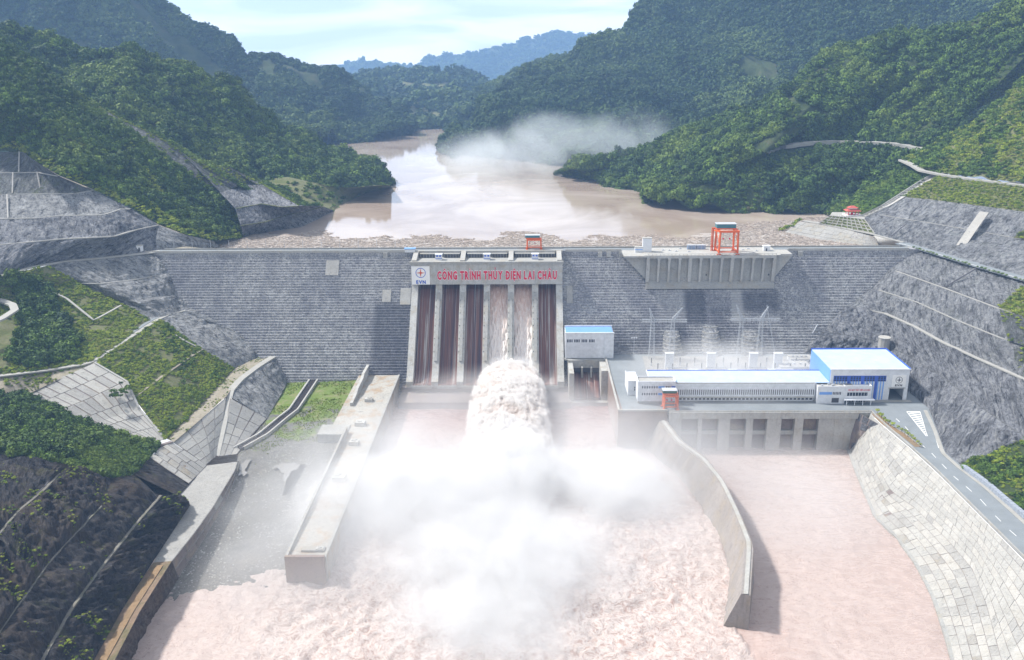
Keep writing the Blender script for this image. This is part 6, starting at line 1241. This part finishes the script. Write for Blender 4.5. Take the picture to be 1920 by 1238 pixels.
# ------------------------------------------------------------------ roadside things on the right
ribbon('soil_strip', Lz(-69.95, (1641, 776), (1660, 795), (1690, 812), (1722, 838)), 4.2, M['ochre'], .3, .1); ribbon('kerb', Lz(-69.9, (1648, 775), (1668, 796), (1698, 814), (1728, 838)), .6, M['conc_light'], .3, .3)
t = thing('parapet', 'low concrete parapet along the top of the right revetment', 'parapet', tuple(TOP[0])); ribbon('wall', [q-np.array(TOP[0])+np.array([.6, 0, .9]) for q in TOP], .7, M['conc'], 1.2, .2, kind=None, parent=t)
def tree_young(loc, s, label, seed):
    t = thing('young_tree', label, 'tree', loc, 'young trees lining the yard road'); g = random.Random(seed)
    MB().bar((0, 0, -.2), (.1, 0, 1.6*s), .22, 5).bar((.1, 0, 1.5*s), (.5, .3, 2.6*s), .12, 4).bar((.1, 0, 1.5*s), (-.5, -.2, 2.5*s), .12, 4).obj('trunk', M['trunk'], t)
    me = protos('yellow')[seed % 2].data; o = bpy.data.objects.new('crown', me); COL.objects.link(o); o.parent = t; o.location = (0, 0, 1.2*s); o.scale = (1.7*s, 1.7*s, 1.9*s); o.rotation_euler = (0, 0, g.uniform(0, 6))
tl = resample(Lz(-69.8, (1645, 776), (1662, 795), (1692, 811), (1725, 838)), 15)
ords = ['first', 'second', 'third', 'fourth', 'fifth', 'sixth', 'seventh', 'eighth', 'ninth', 'tenth', 'eleventh', 'twelfth', 'thirteenth', 'fourteenth', 'last']
for i, q in enumerate(tl): tree_young(tuple(q), random.Random(i).uniform(.85, 1.35), ords[i]+' young tree from the hall along the ochre strip', i)
sh0 = None
for k, q in enumerate(resample([q_+np.array([-6.2, -7.5, .25]) for q_ in CR[1:]], 46)):
    if k % 9 == 8: continue
    if sh0 is None:
        sh0 = thing('roadside_shrub', 'small round green shrub in the row beside the right crest road', 'shrub', tuple(q), 'shrubs along the right crest road'); o = bpy.data.objects.new('foliage', protos('mid')[0].data); COL.objects.link(o); o.parent = sh0; o.scale = (1.5, 1.5, 1.5); MB().bar((0, 0, -.3), (0, 0, .5), .15).obj('stem', M['trunk'], sh0)
    else: copy_tree(sh0, tuple(q), rz=k*1.3, sc=.75+.5*random.Random(k).random())
# markings
mk = MB()
def quad_on(pts): mk.add([tuple(gz(x, y, -69.98)) for x, y in pts], [tuple(range(len(pts)))])
for k in range(11):
    f = k/11; a0, a1 = np.array([1702, 773])*(1-f)+np.array([1738, 816])*f, np.array([1724, 773])*(1-f)+np.array([1739, 816])*f
    quad_on([a0+[0, 1.6], a1+[0, -.6], a1+[.8, 1.2], a0+[1.4, 3.4]])
for a, b2 in (((1700, 772), (1737, 818)), ((1725, 772), (1739, 818)), ((1700, 772), (1725, 772)), ((1737, 772), (1748, 800)), ((1748, 800), (1760, 840))):
    a, b2 = np.array(a), np.array(b2); d = (b2-a)/np.linalg.norm(b2-a); n_ = np.array([-d[1], d[0]])*.5; quad_on([a-n_, b2-n_, b2+n_, a+n_])
cl = [(1680, 785), (1697, 800), (1712, 817), (1727, 833), (1747, 850), (1766, 870), (1788, 893), (1811, 912), (1838, 936), (1866, 967), (1893, 994), (1925, 1022)]
for (x0, y0), (x1, y1) in zip(cl, cl[1:]):
    a, b2 = np.array([x0, y0], float), np.array([x0+(x1-x0)*.4, y0+(y1-y0)*.4]); d = (b2-a)/np.linalg.norm(b2-a); n_ = np.array([-d[1], d[0]])*.55; quad_on([a-n_*.7, b2-n_*.7, b2+n_*.7, a+n_*.7])
o = mk.obj('lane_marking', M['paint']); o['kind'] = 'structure'
for f in o.data.polygons: pass
t = thing('gabion_wall', 'blue grey gabion wall curving along the right side of the lower road', 'gabion wall', tuple(gz(1806, 876, -70))); o0 = np.array(t.location)
gl = resample([gz(1806, 876, -69), gz(1830, 893, -69), (gz(1852, 909, -69)), gz(1885, 938, -69), gz(1920, 967, -69), gz(1990, 1030, -69)], 31)
for a, b2 in zip(gl, gl[1:]): MB().bar(a-o0+[0, 0, .4], a+(b2-a)*.93-o0+[0, 0, .4], 2.3).obj('gabion', M['gab'] if 'gab' in M else M.setdefault('gab', plain('gabion_stone', (.27, .30, .35), .9, .35, 1.2)), t)
ribbon('pavement', Lz(-69.9, (1735, 770), (1752, 806), (1768, 850), (1797, 876), (1846, 913), (1914, 974), (1990, 1045)), 2.2, M['road_pale'], .3, .25)
ribbon('road_edge_line', Lz(-69.96, (1640, 784), (1664, 806), (1706, 840), (1756, 886), (1806, 936), (1866, 996), (1925, 1056)), .35, M['paint'], .05, .02)

# ------------------------------------------------------------------ air, smoke and spray
def box_obj(name, x0, x1, y0, y1, z0, z1, mat):
    o = MB().box(x0, x1, y0, y1, z0, z1).obj(name, mat); o['kind'] = 'stuff'; return o
m = bpy.data.materials.new('haze'); m.use_nodes = True; nt = m.node_tree; nt.nodes.clear(); ou = nt.nodes.new('ShaderNodeOutputMaterial'); pv = nt.nodes.new('ShaderNodeVolumePrincipled')
pv.inputs['Color'].default_value = (.36, .60, 1.0, 1); pv.inputs['Density'].default_value = 0.0001; pv.inputs['Anisotropy'].default_value = 0.0; nt.links.new(pv.outputs[0], ou.inputs['Volume'])
box_obj('haze', -5200, 5200, -800, 8200, -106, 900, m)

def cloud(name, label, box, dens_fn, density, color=(1, 1, 1), step=1.0, aniso=0.0):
    m = bpy.data.materials.new(name); m.use_nodes = True; nt = m.node_tree; nt.nodes.clear(); ou = nt.nodes.new('ShaderNodeOutputMaterial'); pv = nt.nodes.new('ShaderNodeVolumePrincipled')
    v = coord(nt, 'World'); d = dens_fn(nt, v); pv.inputs['Color'].default_value = (*color, 1); pv.inputs['Anisotropy'].default_value = aniso
    nt.links.new(math_(nt, 'MULTIPLY', d, density), pv.inputs['Density']); nt.links.new(pv.outputs[0], ou.inputs['Volume']); m.cycles.volume_step_rate = step
    o = box_obj(name, *box, m); o['label'] = label; return o
def ell(nt, v, c, r, power=1.0):             # 1 at the centre, 0 at the ellipsoid
    mp_ = nt.nodes.new('ShaderNodeVectorMath'); mp_.operation = 'SUBTRACT'; nt.links.new(v, mp_.inputs[0]); mp_.inputs[1].default_value = c
    dv = nt.nodes.new('ShaderNodeVectorMath'); dv.operation = 'DIVIDE'; nt.links.new(mp_.outputs[0], dv.inputs[0]); dv.inputs[1].default_value = r
    ln = nt.nodes.new('ShaderNodeVectorMath'); ln.operation = 'LENGTH'; nt.links.new(dv.outputs[0], ln.inputs[0]); return math_(nt, 'SUBTRACT', 1.0, ln.outputs['Value'])
def spray(nt, v):
    big = nz(nt, v, .016, 5, .55, .6); med = nz(nt, v, .06, 7, .72, .9)
    e = None
    for c, r in (((-8, -228, -94), (60, 48, 33)), ((-66, -248, -95), (84, 64, 31)), ((42, -232, -96), (62, 54, 28)), ((-12, -290, -98), (92, 90, 28)), ((-20, -345, -99), (64, 66, 22)), ((-10, -215, -90), (34, 30, 40)), ((-14, -74, -73), (27, 14, 13)), ((-100, -255, -96), (50, 50, 24))):
        x = ell(nt, v, c, r); e = x if e is None else math_(nt, 'MAXIMUM', e, x)
    d = math_(nt, 'ADD', math_(nt, 'MULTIPLY', e, 2.0), math_(nt, 'ADD', math_(nt, 'MULTIPLY', math_(nt, 'SUBTRACT', big, .5), 2.0), math_(nt, 'MULTIPLY', math_(nt, 'SUBTRACT', med, .5), 1.9)))
    d = math_(nt, 'MULTIPLY', math_(nt, 'SUBTRACT', d, .08), .9, clamp=True); d = math_(nt, 'POWER', d, 1.5)
    return math_(nt, 'MULTIPLY', d, ramp(nt, e, (0, 0), (.28, 1)))
cloud('spray', 'thick white spray cloud rising where the jet lands in the basin', (-155, 105, -408, -72.5, -98, -54), spray, .125, (.93, .93, .935), step=.45)
def froth(nt, v):
    a1 = nz(nt, v, .08, 8, .72, .9); a2 = nz(nt, coord(nt, 'World', (.42, .24, .34)), 1.0, 6, .75, .5)
    q = nt.nodes.new('ShaderNodeSeparateXYZ'); nt.links.new(v, q.inputs[0])
    t = math_(nt, 'MULTIPLY', math_(nt, 'ADD', q.outputs['Y'], 58.0), -1/160.0, clamp=True)      # 0 at the lip, 1 where the jet lands
    zc = math_(nt, 'MULTIPLY', ramp(nt, t, (0, .55), (.14, .72), (.35, .70), (.6, .48), (1, .05)), 35.0)
    w = math_(nt, 'MULTIPLY', ramp(nt, t, (0, .42), (.10, .62), (.35, .74), (.7, .82), (1, 1.0)), 38.0); h = math_(nt, 'MULTIPLY', ramp(nt, t, (0, .35), (.12, .75), (.4, .95), (1, .95)), 19.0)
    xx = math_(nt, 'DIVIDE', math_(nt, 'ADD', q.outputs['X'], 14.5), w); zz = math_(nt, 'DIVIDE', math_(nt, 'SUBTRACT', math_(nt, 'ADD', q.outputs['Z'], 104.0), zc), h)
    e = math_(nt, 'SUBTRACT', 1.0, math_(nt, 'SQRT', math_(nt, 'ADD', math_(nt, 'MULTIPLY', xx, xx), math_(nt, 'MULTIPLY', zz, zz))))
    e = math_(nt, 'MINIMUM', e, math_(nt, 'MULTIPLY', math_(nt, 'MINIMUM', math_(nt, 'MULTIPLY', t, 9.0), math_(nt, 'MULTIPLY', math_(nt, 'SUBTRACT', 1.0, t), 3.0)), .6))
    colr = ramp(nt, math_(nt, 'ADD', math_(nt, 'MULTIPLY', a1, .65), math_(nt, 'MULTIPLY', a2, .35)), (.42, (.86, .76, .70)), (.52, (.955, .925, .905)), (.62, (.975, .965, .955)))
    nt.links.new(colr, [n for n in nt.nodes if n.bl_idname == 'ShaderNodeVolumePrincipled'][0].inputs['Color'])
    d = math_(nt, 'ADD', math_(nt, 'MULTIPLY', e, 3.2), math_(nt, 'ADD', math_(nt, 'MULTIPLY', math_(nt, 'SUBTRACT', a1, .5), 3.4), math_(nt, 'MULTIPLY', math_(nt, 'SUBTRACT', a2, .5), 2.6)))
    return math_(nt, 'MULTIPLY', math_(nt, 'MULTIPLY', math_(nt, 'SUBTRACT', d, .25), 2.0, clamp=True), ramp(nt, e, (0, 0), (.12, 1)))
cloud('spray', 'ragged frothy white spray boiling off the top of the jet below the gates', (-58, 28, -219, -57.5, -98.1, -57), froth, .75, (.955, .93, .915), step=.14)
def mist(nt, v):
    big = nz(nt, v, .012, 4, .6, .6); e = None
    for c, r in (((-45, -240, -97), (185, 165, 46)), ((-100, -240, -96), (70, 80, 26)), ((60, -190, -90), (120, 90, 40)), ((-20, -110, -92), (110, 60, 30)), ((130, -110, -72), (100, 70, 34)), ((-100, -295, -95), (85, 95, 34)), ((150, -225, -98), (85, 100, 24))):
        x = ell(nt, v, c, r); e = x if e is None else math_(nt, 'MAXIMUM', e, x)
    return math_(nt, 'MULTIPLY', math_(nt, 'MULTIPLY', math_(nt, 'ADD', math_(nt, 'MULTIPLY', e, 1.5), math_(nt, 'MULTIPLY', math_(nt, 'SUBTRACT', big, .5), 2.2)), 1.0, clamp=True), ramp(nt, e, (0, 0), (.3, 1)))
cloud('mist', 'thin drifting mist over the basin, the gravel bed and the powerhouse yard', (-225, 232, -392, -46, -98.2, -38), mist, .019, (.95, .95, .96), step=.6)
SM = gz(1060, 290, 15)
def smoke(nt, v):
    big = nz(nt, v, .008, 6, .6, .7); e = None
    for c, r in ((gz(1150, 262, 40), (110, 90, 50)), (gz(1060, 262, 42), (120, 100, 48)), (gz(960, 290, 20), (150, 110, 50)), (gz(1180, 280, 20), (70, 60, 30)), (gz(900, 285, 10), (110, 90, 40))):
        x = ell(nt, v, tuple(c), r); e = x if e is None else math_(nt, 'MAXIMUM', e, x)
    return math_(nt, 'MULTIPLY', math_(nt, 'MULTIPLY', math_(nt, 'ADD', math_(nt, 'MULTIPLY', e, 1.6), math_(nt, 'MULTIPLY', math_(nt, 'SUBTRACT', big, .54), 6.5)), 1.0, clamp=True), ramp(nt, e, (0, 0), (.35, 1)))
cloud('smoke', 'pale blue smoke drifting over the right shore of the lake', (-330, 330, 380, 1020, -7, 110), smoke, .0062, (.88, .95, 1.0), step=.5)
